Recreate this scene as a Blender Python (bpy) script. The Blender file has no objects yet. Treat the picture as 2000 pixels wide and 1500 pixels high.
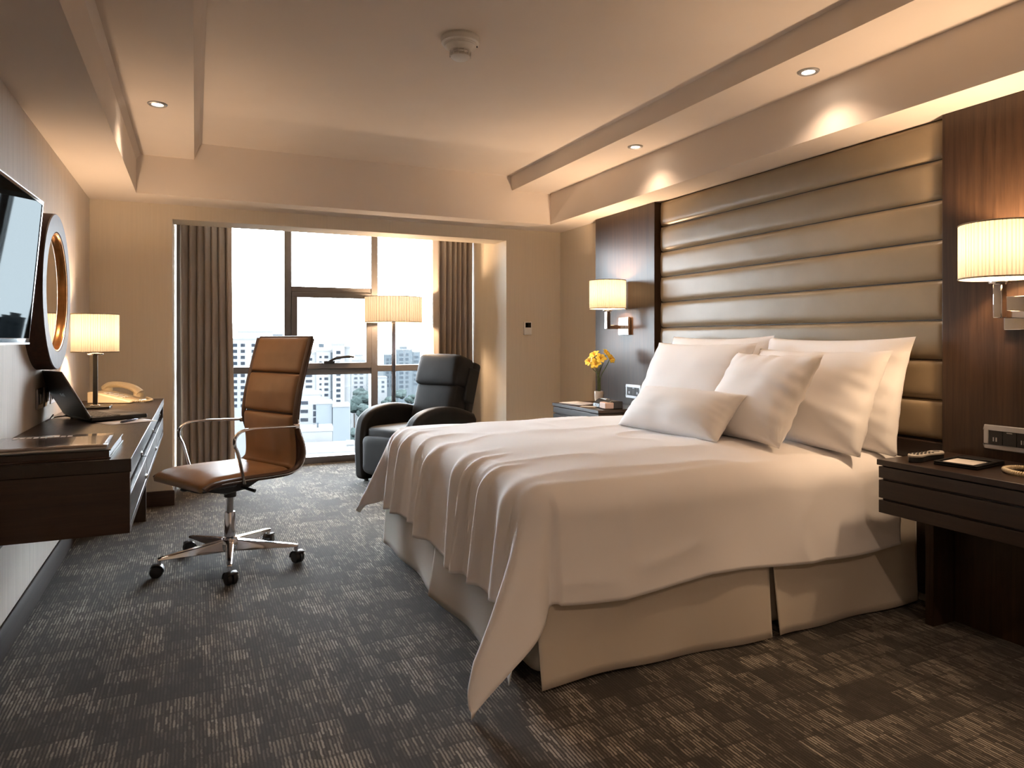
import bpy, bmesh, math, random
from mathutils import Vector, Matrix, noise
R = math.radians
PI = math.pi
scene = bpy.context.scene
COL = scene.collection
random.seed(7)

# ------------------------------------------------------------------ camera, world, exposure
cam_data = bpy.data.cameras.new('camera')
cam_data.sensor_fit = 'HORIZONTAL'
cam_data.sensor_width = 36.0
cam_data.lens = 36.0 * 1364.0 / 2000.0
cam_data.shift_y = -85.0 / 2000.0
cam_data.clip_start = 0.05
cam_data.clip_end = 3000
cam = bpy.data.objects.new('camera', cam_data)
COL.objects.link(cam)
cam.location = (0, 0, 1.15)
cam.rotation_euler = (R(90), 0, R(-24.4))
scene.camera = cam

SKY = 17.0
world = bpy.data.worlds.new('world')
scene.world = world
world.use_nodes = True
bg = world.node_tree.nodes['Background']
bg.inputs[0].default_value = (0.89, 0.925, 1.0, 1)
bg.inputs[1].default_value = SKY

vs = scene.view_settings
vs.view_transform = 'Standard'
vs.look = 'None'
vs.exposure = 1.12
vs.gamma = 1.0
vs.use_curve_mapping = False
scene.cycles.max_bounces = 10
scene.cycles.diffuse_bounces = 5
scene.cycles.glossy_bounces = 4
scene.cycles.transmission_bounces = 6
scene.cycles.transparent_max_bounces = 12
scene.cycles.sample_clamp_indirect = 6.0
scene.cycles.caustics_reflective = False
scene.cycles.caustics_refractive = False

P_DOWN = 7.5      # downlight spot power
P_SCONCE = 16.0
P_DESK = 14.0
P_FLOOR = 38.0
WARM = (1.0, 0.685, 0.43)
WARM2 = (1.0, 0.71, 0.50)

# ------------------------------------------------------------------ mesh helpers
class MB:
    def __init__(self):
        self.v = []; self.f = []
    def add(self, vs_, fs_):
        o = len(self.v)
        self.v += [tuple(p) for p in vs_]
        self.f += [tuple(i + o for i in q) for q in fs_]
        return self
    def box(self, x0, x1, y0, y1, z0, z1, M=None):
        p = [(x0,y0,z0),(x1,y0,z0),(x1,y1,z0),(x0,y1,z0),(x0,y0,z1),(x1,y0,z1),(x1,y1,z1),(x0,y1,z1)]
        if M is not None: p = [M @ Vector(q) for q in p]
        return self.add(p, [(3,2,1,0),(4,5,6,7),(0,1,5,4),(1,2,6,5),(2,3,7,6),(3,0,4,7)])
    def lathe(self, prof, n=32, c=(0,0,0), cap0=True, cap1=True, M=None, mod=None):
        vs_ = []; fs_ = []
        for k, (r, z) in enumerate(prof):
            for i in range(n):
                a = 2*PI*i/n
                rr = r * (mod(i) if mod else 1)
                vs_.append(Vector((c[0]+rr*math.cos(a), c[1]+rr*math.sin(a), c[2]+z)))
        for k in range(len(prof)-1):
            for i in range(n):
                j = (i+1) % n
                fs_.append((k*n+i, k*n+j, (k+1)*n+j, (k+1)*n+i))
        if cap0: fs_.append(tuple(range(n-1, -1, -1)))
        if cap1: fs_.append(tuple((len(prof)-1)*n+i for i in range(n)))
        if M is not None: vs_ = [M @ p for p in vs_]
        return self.add(vs_, fs_)
    def tube(self, pts, r, n=10, closed=False, flat=None, cap=True, up=None):
        pts = [Vector(p) for p in pts]
        m = len(pts)
        rs = r if isinstance(r, (list, tuple)) else [r]*m
        vs_ = []; fs_ = []
        prev = None
        for k in range(m):
            if closed: d = pts[(k+1) % m] - pts[k-1]
            elif k == 0: d = pts[1]-pts[0]
            elif k == m-1: d = pts[-1]-pts[-2]
            else: d = (pts[k+1]-pts[k]).normalized() + (pts[k]-pts[k-1]).normalized()
            d.normalize()
            if up is not None: a = Vector(up)
            elif prev is None: a = Vector((0,0,1)) if abs(d.z) < 0.9 else Vector((1,0,0))
            else: a = prev
            s = d.cross(a)
            if s.length < 1e-6: s = d.cross(Vector((0.3,0.9,0.1)))
            s.normalize(); t = s.cross(d).normalized(); prev = t
            for i in range(n):
                an = 2*PI*(i+0.5)/n
                fx, fy = (1,1) if flat is None else flat
                vs_.append(pts[k] + s*(rs[k]*fx*math.cos(an)) + t*(rs[k]*fy*math.sin(an)))
        M_ = m if closed else m-1
        for k in range(M_):
            for i in range(n):
                j = (i+1) % n; q = (k+1) % m
                fs_.append((k*n+i, k*n+j, q*n+j, q*n+i))
        if cap and not closed:
            fs_.append(tuple(range(n-1,-1,-1))); fs_.append(tuple((m-1)*n+i for i in range(n)))
        return self.add(vs_, fs_)
    def grid(self, fn, nu, nv, cu=False, cv=False):
        vs_ = [fn(i/nu if cu else i/(nu-1), j/nv if cv else j/(nv-1)) for i in range(nu) for j in range(nv)]
        fs_ = []
        for i in range(nu if cu else nu-1):
            for j in range(nv if cv else nv-1):
                i2 = (i+1) % nu; j2 = (j+1) % nv
                fs_.append((i*nv+j, i2*nv+j, i2*nv+j2, i*nv+j2))
        return self.add(vs_, fs_)
    def prism(self, poly, a0, a1, axis='y', M=None):
        """polygon in the plane across `axis`, extruded from a0 to a1"""
        n = len(poly)
        def pt(p, a):
            if axis == 'y': return Vector((p[0], a, p[1]))
            if axis == 'x': return Vector((a, p[0], p[1]))
            return Vector((p[0], p[1], a))
        vs_ = [pt(p, a0) for p in poly] + [pt(p, a1) for p in poly]
        if M is not None: vs_ = [M @ p for p in vs_]
        fs_ = [(i, (i+1) % n, n+(i+1) % n, n+i) for i in range(n)]
        fs_ += [tuple(range(n-1,-1,-1)), tuple(range(n, 2*n))]
        return self.add(vs_, fs_)
    def ellipsoid(self, c, rx, ry, rz, nu=16, nv=10, fn=None):
        prof = []
        vs_ = []; fs_ = []
        for j in range(nv+1):
            th = PI*j/nv
            for i in range(nu):
                a = 2*PI*i/nu
                d = Vector((math.sin(th)*math.cos(a), math.sin(th)*math.sin(a), -math.cos(th)))
                k = fn(d) if fn else 1
                vs_.append((c[0]+rx*d.x*k, c[1]+ry*d.y*k, c[2]+rz*d.z*k))
        for j in range(nv):
            for i in range(nu):
                q = (i+1) % nu
                fs_.append((j*nu+i, j*nu+q, (j+1)*nu+q, (j+1)*nu+i))
        return self.add(vs_, fs_)
    def build(self, name, mat, parent=None, smooth=True, bevel=0, seg=2, loc=None, rot=None, sub=0, solid=0, angle=35, label=None):
        me = bpy.data.meshes.new(name)
        me.from_pydata(self.v, [], self.f)
        bm = bmesh.new(); bm.from_mesh(me)
        bmesh.ops.remove_doubles(bm, verts=bm.verts, dist=1e-6)
        bmesh.ops.recalc_face_normals(bm, faces=bm.faces)
        bm.to_mesh(me); bm.free()
        me.materials.append(mat)
        if smooth:
            me.polygons.foreach_set('use_smooth', [True]*len(me.polygons))
            me.set_sharp_from_angle(angle=R(angle))
        o = bpy.data.objects.new(name, me)
        COL.objects.link(o)
        if parent is not None: o.parent = parent
        if loc is not None: o.location = loc
        if rot is not None: o.rotation_euler = rot
        if solid:
            m = o.modifiers.new('solid', 'SOLIDIFY'); m.thickness = solid; m.offset = -1
        if bevel:
            m = o.modifiers.new('bevel', 'BEVEL'); m.width = bevel; m.segments = seg; m.limit_method = 'ANGLE'; m.angle_limit = R(40)
            m.harden_normals = False
        if sub:
            m = o.modifiers.new('sub', 'SUBSURF'); m.levels = sub; m.render_levels = sub
        if label: o['label'] = label
        return o

def tag(o, label, cat, group=None, kind=None):
    o['label'] = label; o['category'] = cat
    if group: o['group'] = group
    if kind: o['kind'] = kind
    return o
def struct(o, label=None, cat=None):
    o['kind'] = 'structure'
    if label: o['label'] = label
    if cat: o['category'] = cat
    return o
def thing(name, label, cat, loc=(0,0,0), rz=0, group=None, rot=None):
    o = bpy.data.objects.new(name, None)
    o.empty_display_size = 0.1
    COL.objects.link(o)
    o.location = loc
    o.rotation_euler = rot if rot else (0,0,rz)
    return tag(o, label, cat, group)
def box_part(name, mat, parent, b, bevel=0.003, seg=2, **k):
    return MB().box(*b).build(name, mat, parent, bevel=bevel, seg=seg, **k)
def dup(root, loc=None, rz=None, label=None, parent=None):
    r = root.copy(); COL.objects.link(r)
    if parent is not None: r.parent = parent
    if loc is not None: r.location = loc
    if rz is not None: r.rotation_euler = (0,0,rz)
    if label: r['label'] = label
    for ch in list(root.children):
        dup(ch, parent=r)
    return r
def smooth_path(pts, k=8):
    """Catmull-Rom through the points"""
    pts = [Vector(p) for p in pts]
    P = [pts[0]*2-pts[1]] + pts + [pts[-1]*2-pts[-2]]
    out = []
    for i in range(1, len(P)-2):
        for j in range(k):
            t = j/k
            a,b,c,d = P[i-1],P[i],P[i+1],P[i+2]
            out.append(0.5*((2*b)+(c-a)*t+(2*a-5*b+4*c-d)*t*t+(3*b-a-3*c+d)*t**3))
    out.append(pts[-1])
    return out

# ------------------------------------------------------------------ materials
class NT:
    def __init__(self, name):
        self.m = bpy.data.materials.new(name); self.m.use_nodes = True
        self.t = self.m.node_tree; self.n = self.t.nodes
        self.b = self.n['Principled BSDF']; self.out = self.n['Material Output']
    def add(self, typ, **k):
        nd = self.n.new(typ)
        for a, v in k.items(): setattr(nd, a, v)
        return nd
    def link(self, a, b): self.t.links.new(a, b)
    def math(self, op, a, b=None, c=None):
        nd = self.add('ShaderNodeMath', operation=op)
        for i, x in enumerate((a, b, c)):
            if x is None: continue
            if isinstance(x, (int, float)): nd.inputs[i].default_value = x
            else: self.link(x, nd.inputs[i])
        return nd.outputs[0]
    def ramp(self, fac, stops):
        nd = self.add('ShaderNodeValToRGB')
        e = nd.color_ramp.elements
        while len(e) < len(stops): e.new(0.5)
        for q, (p, c) in zip(e, stops):
            q.position = p; q.color = (*c, 1) if len(c) == 3 else c
        self.link(fac, nd.inputs[0]); return nd.outputs[0]
    def coords(self, scale=(1,1,1), rot=(0,0,0), kind='Object'):
        tc = self.add('ShaderNodeTexCoord'); mp = self.add('ShaderNodeMapping')
        mp.inputs['Scale'].default_value = scale; mp.inputs['Rotation'].default_value = rot
        self.link(tc.outputs[kind], mp.inputs[0]); return mp.outputs[0]
    def noise(self, vec, scale=5, detail=3, rough=0.5, dist=0):
        nd = self.add('ShaderNodeTexNoise')
        nd.inputs['Scale'].default_value = scale; nd.inputs['Detail'].default_value = detail
        nd.inputs['Roughness'].default_value = rough; nd.inputs['Distortion'].default_value = dist
        if vec is not None: self.link(vec, nd.inputs['Vector'])
        return nd.outputs['Fac']
    def bump(self, h, strength=0.2, dist=0.01):
        nd = self.add('ShaderNodeBump')
        nd.inputs['Strength'].default_value = strength; nd.inputs['Distance'].default_value = dist
        self.link(h, nd.inputs['Height']); self.link(nd.outputs[0], self.b.inputs['Normal']); return nd

def basic(name, col, rough=0.5, metal=0, spec=0.5, coat=0, bump=None, var=None, sheen=0, trans=0):
    """colour with a little procedural variation (var = (scale, amount)) and bump (scale, strength)"""
    t = NT(name)
    t.b.inputs['Base Color'].default_value = (*col, 1)
    t.b.inputs['Roughness'].default_value = rough
    t.b.inputs['Metallic'].default_value = metal
    t.b.inputs['Specular IOR Level'].default_value = spec
    if coat:
        t.b.inputs['Coat Weight'].default_value = coat; t.b.inputs['Coat Roughness'].default_value = 0.05
    if sheen:
        t.b.inputs['Sheen Weight'].default_value = sheen
    v = None
    if var or bump: v = t.coords()
    if var:
        f = t.noise(v, var[0], 4)
        k = var[1]
        c = t.ramp(f, [(0.3, tuple(x*(1-k) for x in col)), (0.7, tuple(min(1, x*(1+k)) for x in col))])
        t.link(c, t.b.inputs['Base Color'])
    if bump:
        f = t.noise(v, bump[0], 3)
        t.bump(f, bump[1], bump[2] if len(bump) > 2 else 0.005)
    return t.m
def wood(name, c0, c1, axis='z', rough=0.33, coat=0.25, scale=1.0, bump=0.012, spec=0.4):
    t = NT(name)
    t.b.inputs['Specular IOR Level'].default_value = spec
    s = {'x': (1.2, 34, 34), 'y': (34, 1.2, 34), 'z': (34, 34, 1.2)}[axis]
    v = t.coords(tuple(q*scale for q in s))
    f = t.noise(v, 1.6, 5, 0.62, 0.6)
    f2 = t.noise(v, 9, 3, 0.6)
    h = t.math('ADD', t.math('MULTIPLY', f, 0.75), t.math('MULTIPLY', f2, 0.25))
    c = t.ramp(h, [(0.32, c0), (0.68, c1)])
    t.link(c, t.b.inputs['Base Color'])
    rr = t.math('ADD', t.math('MULTIPLY', f2, 0.12), rough-0.06)
    t.link(rr, t.b.inputs['Roughness'])
    t.b.inputs['Coat Weight'].default_value = coat; t.b.inputs['Coat Roughness'].default_value = 0.18
    if bump: t.bump(f2, bump, 0.001)
    return t.m
def leather(name, col, rough=0.42, k=0.18, spec=0.5):
    t = NT(name)
    t.b.inputs['Specular IOR Level'].default_value = spec
    v = t.coords()
    f = t.noise(v, 7, 4); g = t.noise(v, 260, 2)
    c = t.ramp(f, [(0.3, tuple(x*(1-k) for x in col)), (0.7, tuple(min(1, x*(1+k)) for x in col))])
    t.link(c, t.b.inputs['Base Color']); t.b.inputs['Roughness'].default_value = rough
    t.bump(g, 0.12, 0.001)
    return t.m
def emit(name, col, s):
    t = NT(name)
    e = t.add('ShaderNodeEmission'); e.inputs[0].default_value = (*col, 1); e.inputs[1].default_value = s
    t.link(e.outputs[0], t.out.inputs[0]); return t.m
def shade_mat(name, col, tcol, k=0.55):
    t = NT(name)
    # the pleats: cloth lies double along each fold, so less light comes through there
    tc = t.add('ShaderNodeTexCoord'); sx = t.add('ShaderNodeSeparateXYZ'); t.link(tc.outputs['Object'], sx.inputs[0])
    an = t.math('ARCTAN2', sx.outputs[1], sx.outputs[0])
    st = t.math('FRACT', t.math('MULTIPLY', t.math('ADD', an, t.math('MULTIPLY', t.math('SINE', t.math('MULTIPLY', an, 17.0)), 0.012)), 64/(2*PI)))
    pl = t.ramp(st, [(0.0, tuple(x*0.55 for x in tcol)), (0.22, tuple(x*0.72 for x in tcol)), (0.45, tcol), (0.9, tcol)])
    d = t.add('ShaderNodeBsdfDiffuse'); d.inputs[0].default_value = (*col, 1)
    r = t.add('ShaderNodeBsdfTranslucent'); t.link(pl, r.inputs[0])
    x = t.add('ShaderNodeMixShader'); x.inputs[0].default_value = k
    t.link(d.outputs[0], x.inputs[1]); t.link(r.outputs[0], x.inputs[2]); t.link(x.outputs[0], t.out.inputs[0])
    return t.m
def fabric(name, col, scale=(900, 900, 900), strength=0.15, rough=0.9, k=0.06, sheen=0.2, dist=0.0006):
    t = NT(name)
    v = t.coords(); f = t.noise(v, 3, 3)
    c = t.ramp(f, [(0.3, tuple(x*(1-k) for x in col)), (0.7, tuple(min(1, x*(1+k)) for x in col))])
    t.link(c, t.b.inputs['Base Color'])
    t.b.inputs['Roughness'].default_value = rough; t.b.inputs['Sheen Weight'].default_value = sheen
    t.b.inputs['Specular IOR Level'].default_value = 0.2
    w = t.noise(t.coords(scale), 1.0, 2)
    t.bump(w, strength, dist)
    return t.m
def screen_mat(name):
    # anti-reflective panel: black body with a weak mirror layer
    t = NT(name)
    d = t.add('ShaderNodeBsdfDiffuse'); d.inputs[0].default_value = (0.004, 0.005, 0.006, 1)
    g = t.add('ShaderNodeBsdfGlossy'); g.inputs[0].default_value = (0.020, 0.022, 0.0225, 1); g.inputs['Roughness'].default_value = 0.02
    a = t.add('ShaderNodeAddShader'); t.link(d.outputs[0], a.inputs[0]); t.link(g.outputs[0], a.inputs[1]); t.link(a.outputs[0], t.out.inputs[0])
    return t.m
def glass_mat(name, tint=(0.95, 0.985, 0.985)):
    t = NT(name)
    a = t.add('ShaderNodeBsdfTransparent'); a.inputs[0].default_value = (*tint, 1)
    g = t.add('ShaderNodeBsdfGlossy'); g.inputs['Roughness'].default_value = 0.01
    fr = t.add('ShaderNodeFresnel'); fr.inputs[0].default_value = 1.45
    x = t.add('ShaderNodeMixShader')
    t.link(fr.outputs[0], x.inputs[0]); t.link(a.outputs[0], x.inputs[1]); t.link(g.outputs[0], x.inputs[2])
    t.link(x.outputs[0], t.out.inputs[0]); return t.m
def carpet_mat():
    t = NT('carpet')
    tc = t.add('ShaderNodeTexCoord')
    sx = t.add('ShaderNodeSeparateXYZ'); t.link(tc.outputs['Object'], sx.inputs[0])
    X, Y = sx.outputs[0], sx.outputs[1]
    wob = t.math('MULTIPLY', t.math('SUBTRACT', t.noise(tc.outputs['Object'], 60, 2), 0.5), 0.006)
    Xw = t.math('ADD', X, wob)
    def white(a, b):
        cx = t.add('ShaderNodeCombineXYZ'); t.link(a, cx.inputs[0]); t.link(b, cx.inputs[1])
        w = t.add('ShaderNodeTexWhiteNoise', noise_dimensions='2D'); t.link(cx.outputs[0], w.inputs[0]); return w.outputs['Value']
    def blocks(bx, by, off):
        iy = t.math('FLOOR', t.math('DIVIDE', t.math('ADD', YW_, wob), by))
        rowoff = t.math('MULTIPLY', white(iy, t.math('ADD', t.math('MULTIPLY', iy, 0.0), off)), bx*3)
        ix = t.math('FLOOR', t.math('DIVIDE', t.math('ADD', Xw, rowoff), bx))
        return white(t.math('ADD', ix, off), iy)
    BY = 0.096
    cidx = t.math('FLOOR', t.math('DIVIDE', Xw, 0.31))
    YW_ = t.math('ADD', Y, t.math('MULTIPLY', white(cidx, t.math('ADD', cidx, 5.0)), BY))
    b1 = blocks(0.0775, BY, 3.0)
    b2 = blocks(0.150, BY*2, 17.0)
    blk = t.math('ADD', t.math('MULTIPLY', b1, 0.6), t.math('MULTIPLY', b2, 0.4))
    rowf = t.math('FRACT', t.math('DIVIDE', t.math('ADD', YW_, t.math('MULTIPLY', wob, 1.6)), BY))
    gap = t.math('SUBTRACT', 1.0, t.math('MULTIPLY', t.math('LESS_THAN', rowf, 0.13), 0.30))
    # loop stripes running into the depth of the room
    ix = t.math('FLOOR', t.math('DIVIDE', Xw, 0.0105))
    seg = t.math('FLOOR', t.math('DIVIDE', t.math('ADD', Y, t.math('MULTIPLY', white(ix, ix), 0.09)), 0.045))
    lr = white(ix, seg)
    st = t.math('PINGPONG', Xw, 0.00525)
    st = t.math('DIVIDE', st, 0.00525)
    st = t.math('SMOOTH_MIN', t.math('MULTIPLY', st, 1.4), 1.0, 0.2)
    fuzz = t.noise(tc.outputs['Object'], 420, 2, 0.7)
    big = t.noise(tc.outputs['Object'], 1.3, 3)
    s = t.math('MULTIPLY', st, t.math('ADD', t.math('MULTIPLY', blk, 0.95), 0.12))
    s = t.math('MULTIPLY', s, gap)
    s = t.math('MULTIPLY', s, t.math('ADD', t.math('MULTIPLY', lr, 0.85), 0.36))
    s = t.math('ADD', s, t.math('MULTIPLY', t.math('SUBTRACT', fuzz, 0.5), 0.45))
    s = t.math('ADD', s, t.math('MULTIPLY', t.math('SUBTRACT', big, 0.5), 0.12))
    c = t.ramp(s, [(0.0, (0.022, 0.0175, 0.013)), (0.3, (0.058, 0.048, 0.037)), (0.62, (0.205, 0.176, 0.140)), (1.0, (0.38, 0.34, 0.28))])
    t.link(c, t.b.inputs['Base Color']); t.b.inputs['Roughness'].default_value = 0.95
    t.b.inputs['Specular IOR Level'].default_value = 0.15
    t.b.inputs['Sheen Weight'].default_value = 0.14; t.b.inputs['Sheen Roughness'].default_value = 0.5
    t.bump(t.math('ADD', s, t.math('MULTIPLY', fuzz, 0.5)), 0.5, 0.004)
    return t.m
def wall_mat(name, col, grain=0.05):
    t = NT(name)
    v = t.coords((55, 55, 1.6)); f = t.noise(v, 1.5, 4, 0.6)
    c = t.ramp(f, [(0.3, tuple(x*(1-grain) for x in col)), (0.7, tuple(min(1, x*(1+grain)) for x in col))])
    t.link(c, t.b.inputs['Base Color']); t.b.inputs['Roughness'].default_value = 0.62
    t.b.inputs['Specular IOR Level'].default_value = 0.3
    t.bump(f, 0.08, 0.002); return t.m

M = {}
M['carpet'] = carpet_mat()
M['wall'] = wall_mat('wallpaper', (0.67, 0.59, 0.475), 0.03)
M['wall_left'] = wall_mat('wallpaper_grained', (0.62, 0.56, 0.50), 0.10)
M['ceil'] = basic('ceiling_paint', (0.72, 0.645, 0.575), 0.85, spec=0.2, var=(3, 0.02))
M['wood_z'] = wood('espresso_wood_vertical', (0.020, 0.0105, 0.0062), (0.056, 0.030, 0.0155), 'z', 0.36, 0.08, spec=0.32)
M['wood_y'] = wood('espresso_wood_long', (0.016, 0.009, 0.0065), (0.034, 0.0185, 0.012), 'y', 0.36, 0.15, bump=0)
M['base_wood'] = wood('baseboard_wood', (0.016, 0.009, 0.0065), (0.034, 0.0185, 0.012), 'y', 0.7, 0.0, bump=0, spec=0.12)
M['wood_x'] = wood('espresso_wood_cross', (0.022, 0.010, 0.007), (0.052, 0.025, 0.015), 'x')
M['walnut'] = wood('mirror_frame_wood', (0.030, 0.014, 0.010), (0.075, 0.034, 0.022), 'z', 0.5, 0.03, spec=0.25)
M['bronze'] = basic('lamplit_wood_band', (0.62, 0.30, 0.10), 0.28, metal=0.85, var=(14, 0.25))  # copper glow of lamp-lit wood, put into the colour
M['mirror'] = basic('mirror_glass', (0.92, 0.92, 0.90), 0.02, metal=1.0)
M['groove'] = basic('recess_dark', (0.012, 0.008, 0.006), 0.6)
M['chrome'] = basic('chrome', (0.82, 0.82, 0.84), 0.09, metal=1.0)
M['alu'] = basic('polished_aluminium', (0.74, 0.73, 0.72), 0.16, metal=1.0, var=(30, 0.04))
M['tan'] = leather('tan_leather', (0.36, 0.20, 0.095), 0.42, 0.10)
M['tan_dark'] = leather('brown_leather_edge', (0.085, 0.042, 0.026), 0.42)
M['black_leather'] = leather('black_leather', (0.0125, 0.0118, 0.0122), 0.58, 0.25, spec=0.28)
M['gold_leather'] = leather('bronze_upholstery', (0.29, 0.220, 0.135), 0.36, 0.06)
M['black'] = basic('black_plastic', (0.012, 0.012, 0.013), 0.4, bump=(300, 0.05))
M['black_gloss'] = basic('black_gloss', (0.006, 0.006, 0.007), 0.06, spec=0.6, coat=0.5)
M['screen'] = screen_mat('tv_screen')
M['grey_metal'] = basic('grey_metal_trim', (0.45, 0.46, 0.48), 0.35, metal=0.8)
M['white_cloth'] = fabric('white_cotton', (0.89, 0.87, 0.86), k=0.01)
M['duvet'] = fabric('white_duvet', (0.89, 0.865, 0.86), k=0.012)
M['skirt'] = fabric('cream_skirt', (0.56, 0.50, 0.42), k=0.03)
M['curtain'] = fabric('taupe_curtain', (0.35, 0.30, 0.26), (1200, 1200, 200), 0.2, k=0.08)
M['shade'] = shade_mat('pleated_shade', (0.70, 0.62, 0.50), (0.090, 0.082, 0.066), 0.6)
M['cream'] = basic('cream_plastic', (0.74, 0.62, 0.42), 0.38, bump=(200, 0.02))
M['white_plastic'] = basic('white_plastic', (0.74, 0.73, 0.70), 0.4, var=(20, 0.02))
M['ivory'] = basic('ivory_ceramic', (0.80, 0.74, 0.66), 0.3, coat=0.3)
M['paper'] = basic('paper', (0.80, 0.76, 0.72), 0.8, var=(60, 0.02))
M['alu_frame'] = basic('window_frame_metal', (0.115, 0.105, 0.10), 0.38, metal=0.35, var=(10, 0.06))
M['glass'] = glass_mat('window_glass')
M['bulb'] = emit('lamp_bulb', (1.0, 0.78, 0.5), 14)
M['downbulb'] = emit('downlight_lens', (1.0, 0.84, 0.66), 22)

# ------------------------------------------------------------------ room shell
XL, XR, YF, YB, YW = -0.645, 2.93, 5.43, -2.2, 6.75
AX0, AX1 = -0.145, 2.41            # window alcove
struct(MB().box(XL-0.1, XR+0.1, YB-0.1, YW+0.1, -0.12, 0.0).build('floor', M['carpet'], smooth=False), 'dark brown striped patterned carpet floor', 'floor')
struct(MB().box(XL-0.12, XL, YB, YF, 0, 2.7).build('wall_left', M['wall_left'], smooth=False), 'pale grained wallpaper wall behind the desk', 'wall')
struct(MB().box(XR, XR+0.12, YB, YF, 0, 2.7).build('wall_right', M['wall'], smooth=False), 'beige wall behind the headboard', 'wall')
struct(MB().box(XL-0.12, XR+0.12, YB-0.12, YB, 0, 2.7).build('wall_back', M['wall'], smooth=False), 'beige wall behind the viewer', 'wall')
mb = MB()
mb.box(XL-0.12, AX0, YF, YW+0.1, 0, 2.7)
mb.box(AX1, XR+0.12, YF, YW+0.1, 0, 2.7)
mb.box(AX0, AX1, YF, 5.68, 2.0, 2.7)
mb.box(AX0, AX1, 5.68, YW+0.1, 2.34, 2.7)
struct(mb.build('wall_window', M['wall'], smooth=False), 'beige end wall with a deep window alcove', 'wall')
# ceiling: two stepped soffits along the walls, one across the window wall, raised tray in the middle
prof = [(XL-0.12, 2.10), (-0.346, 2.10), (-0.346, 2.315), (-0.322, 2.35), (-0.006, 2.35), (0.024, 2.44), (0.040, 2.46),
        (2.295, 2.46), (2.31, 2.35), (2.655, 2.35), (2.655, 2.10), (XR+0.12, 2.10), (XR+0.12, 2.75), (XL-0.12, 2.75)]
mb = MB().prism(prof, YB-0.12, 5.09)
mb.prism([(XL-0.12, 2.10), (XR+0.12, 2.10), (XR+0.12, 2.75), (XL-0.12, 2.75)], 5.09, YF)
struct(mb.build('ceiling', M['ceil'], smooth=False), 'warm white stepped ceiling with a raised tray', 'ceiling')
# baseboards
bb = MB().prism([(XL, 0), (XL+0.018, 0), (XL+0.018, 0.095), (XL+0.010, 0.112), (XL, 0.112)], YB, YF)
struct(bb.build('baseboard_left', M['base_wood'], bevel=0.003), 'dark wooden baseboard under the desk', 'baseboard')
bb = MB().box(XL+0.018, AX0, YF-0.016, YF, 0, 0.105).box(AX0-0.0, AX0+0.014, YF-0.016, 6.0, 0, 0.105)
struct(bb.build('baseboard_window', M['wood_x'], bevel=0.003), 'dark wooden baseboard beside the left curtain', 'baseboard')
bb = MB().box(AX1-0.014, AX1, YF-0.016, 6.3, 0, 0.105).box(AX1, XR, YF-0.016, YF, 0, 0.105).box(XR-0.016, XR, 4.76, YF-0.016, 0, 0.105)
struct(bb.build('baseboard_right', M['wood_x'], bevel=0.003), 'dark wooden baseboard beyond the bed', 'baseboard')

# ------------------------------------------------------------------ window
win = thing('window_1', 'dark framed floor-to-ceiling window with operable middle sash', 'window', (0,0,0))
win['kind'] = 'structure'
Z0, ZT = 0.0, 2.34
MX = [0.775, 1.575]
tr = 0.88                      # lower transom centre height
def frame_bar(name, b): return box_part(name, M['alu_frame'], win, b, 0.004)
frame_bar('sill_rail', (AX0, AX1, YW-0.05, YW+0.05, 0.0, 0.062))
frame_bar('head_rail', (AX0, AX1, YW-0.05, YW+0.05, ZT-0.05, ZT))
for x in (AX0+0.03, AX1-0.03): frame_bar('jamb', (x-0.03, x+0.03, YW-0.05, YW+0.05, 0.062, ZT-0.05))
for x in MX: frame_bar('mullion', (x-0.032, x+0.032, YW-0.07, YW+0.05, 0.062, ZT-0.05))
frame_bar('transom', (AX0+0.06, MX[0]-0.032, YW-0.04, YW+0.05, tr-0.03, tr+0.03))
frame_bar('transom', (MX[1]+0.032, AX1-0.06, YW-0.04, YW+0.05, tr-0.03, tr+0.03))
frame_bar('transom', (MX[0]+0.032, MX[1]-0.032, YW-0.06, YW+0.05, tr-0.05, tr+0.005))
frame_bar('transom', (MX[0]+0.032, MX[1]-0.032, YW-0.06, YW+0.05, 1.60, 1.65))
sash = MB()
a0, a1, s0, s1 = MX[0]+0.032, MX[1]-0.032, tr+0.005, 1.60
sash.box(a0, a1, YW-0.085, YW-0.03, s0, s0+0.055).box(a0, a1, YW-0.085, YW-0.03, s1-0.05, s1)
sash.box(a0, a0+0.05, YW-0.085, YW-0.03, s0+0.055, s1-0.05).box(a1-0.05, a1, YW-0.085, YW-0.03, s0+0.055, s1-0.05)
so = sash.build('sash', M['alu_frame'], win, bevel=0.004)
h = MB().box(1.09, 1.19, YW-0.11, YW-0.085, s0+0.045, s0+0.075)
h.tube(smooth_path([(1.14, YW-0.115, s0+0.07), (1.20, YW-0.125, s0+0.098), (1.30, YW-0.125, s0+0.112), (1.37, YW-0.122, s0+0.108)], 6), [0.012]*18+[0.008], 8)
h.build('latch_handle', M['black'], so)
def pane(x0, x1, z0, z1): MB().box(x0, x1, YW-0.006, YW+0.006, z0, z1).build('pane', M['glass'], win, smooth=False)
for x0, x1 in ((AX0+0.06, MX[0]-0.032), (MX[1]+0.032, AX1-0.06)):
    pane(x0, x1, 0.062, tr-0.03); pane(x0, x1, tr+0.03, ZT-0.05)
pane(a0, a1, 0.062, tr-0.05); pane(a0, a1, 1.65, ZT-0.05)
MB().box(a0+0.05, a1-0.05, YW-0.064, YW-0.052, s0+0.055, s1-0.05).build('pane', M['glass'], so, smooth=False)

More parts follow.
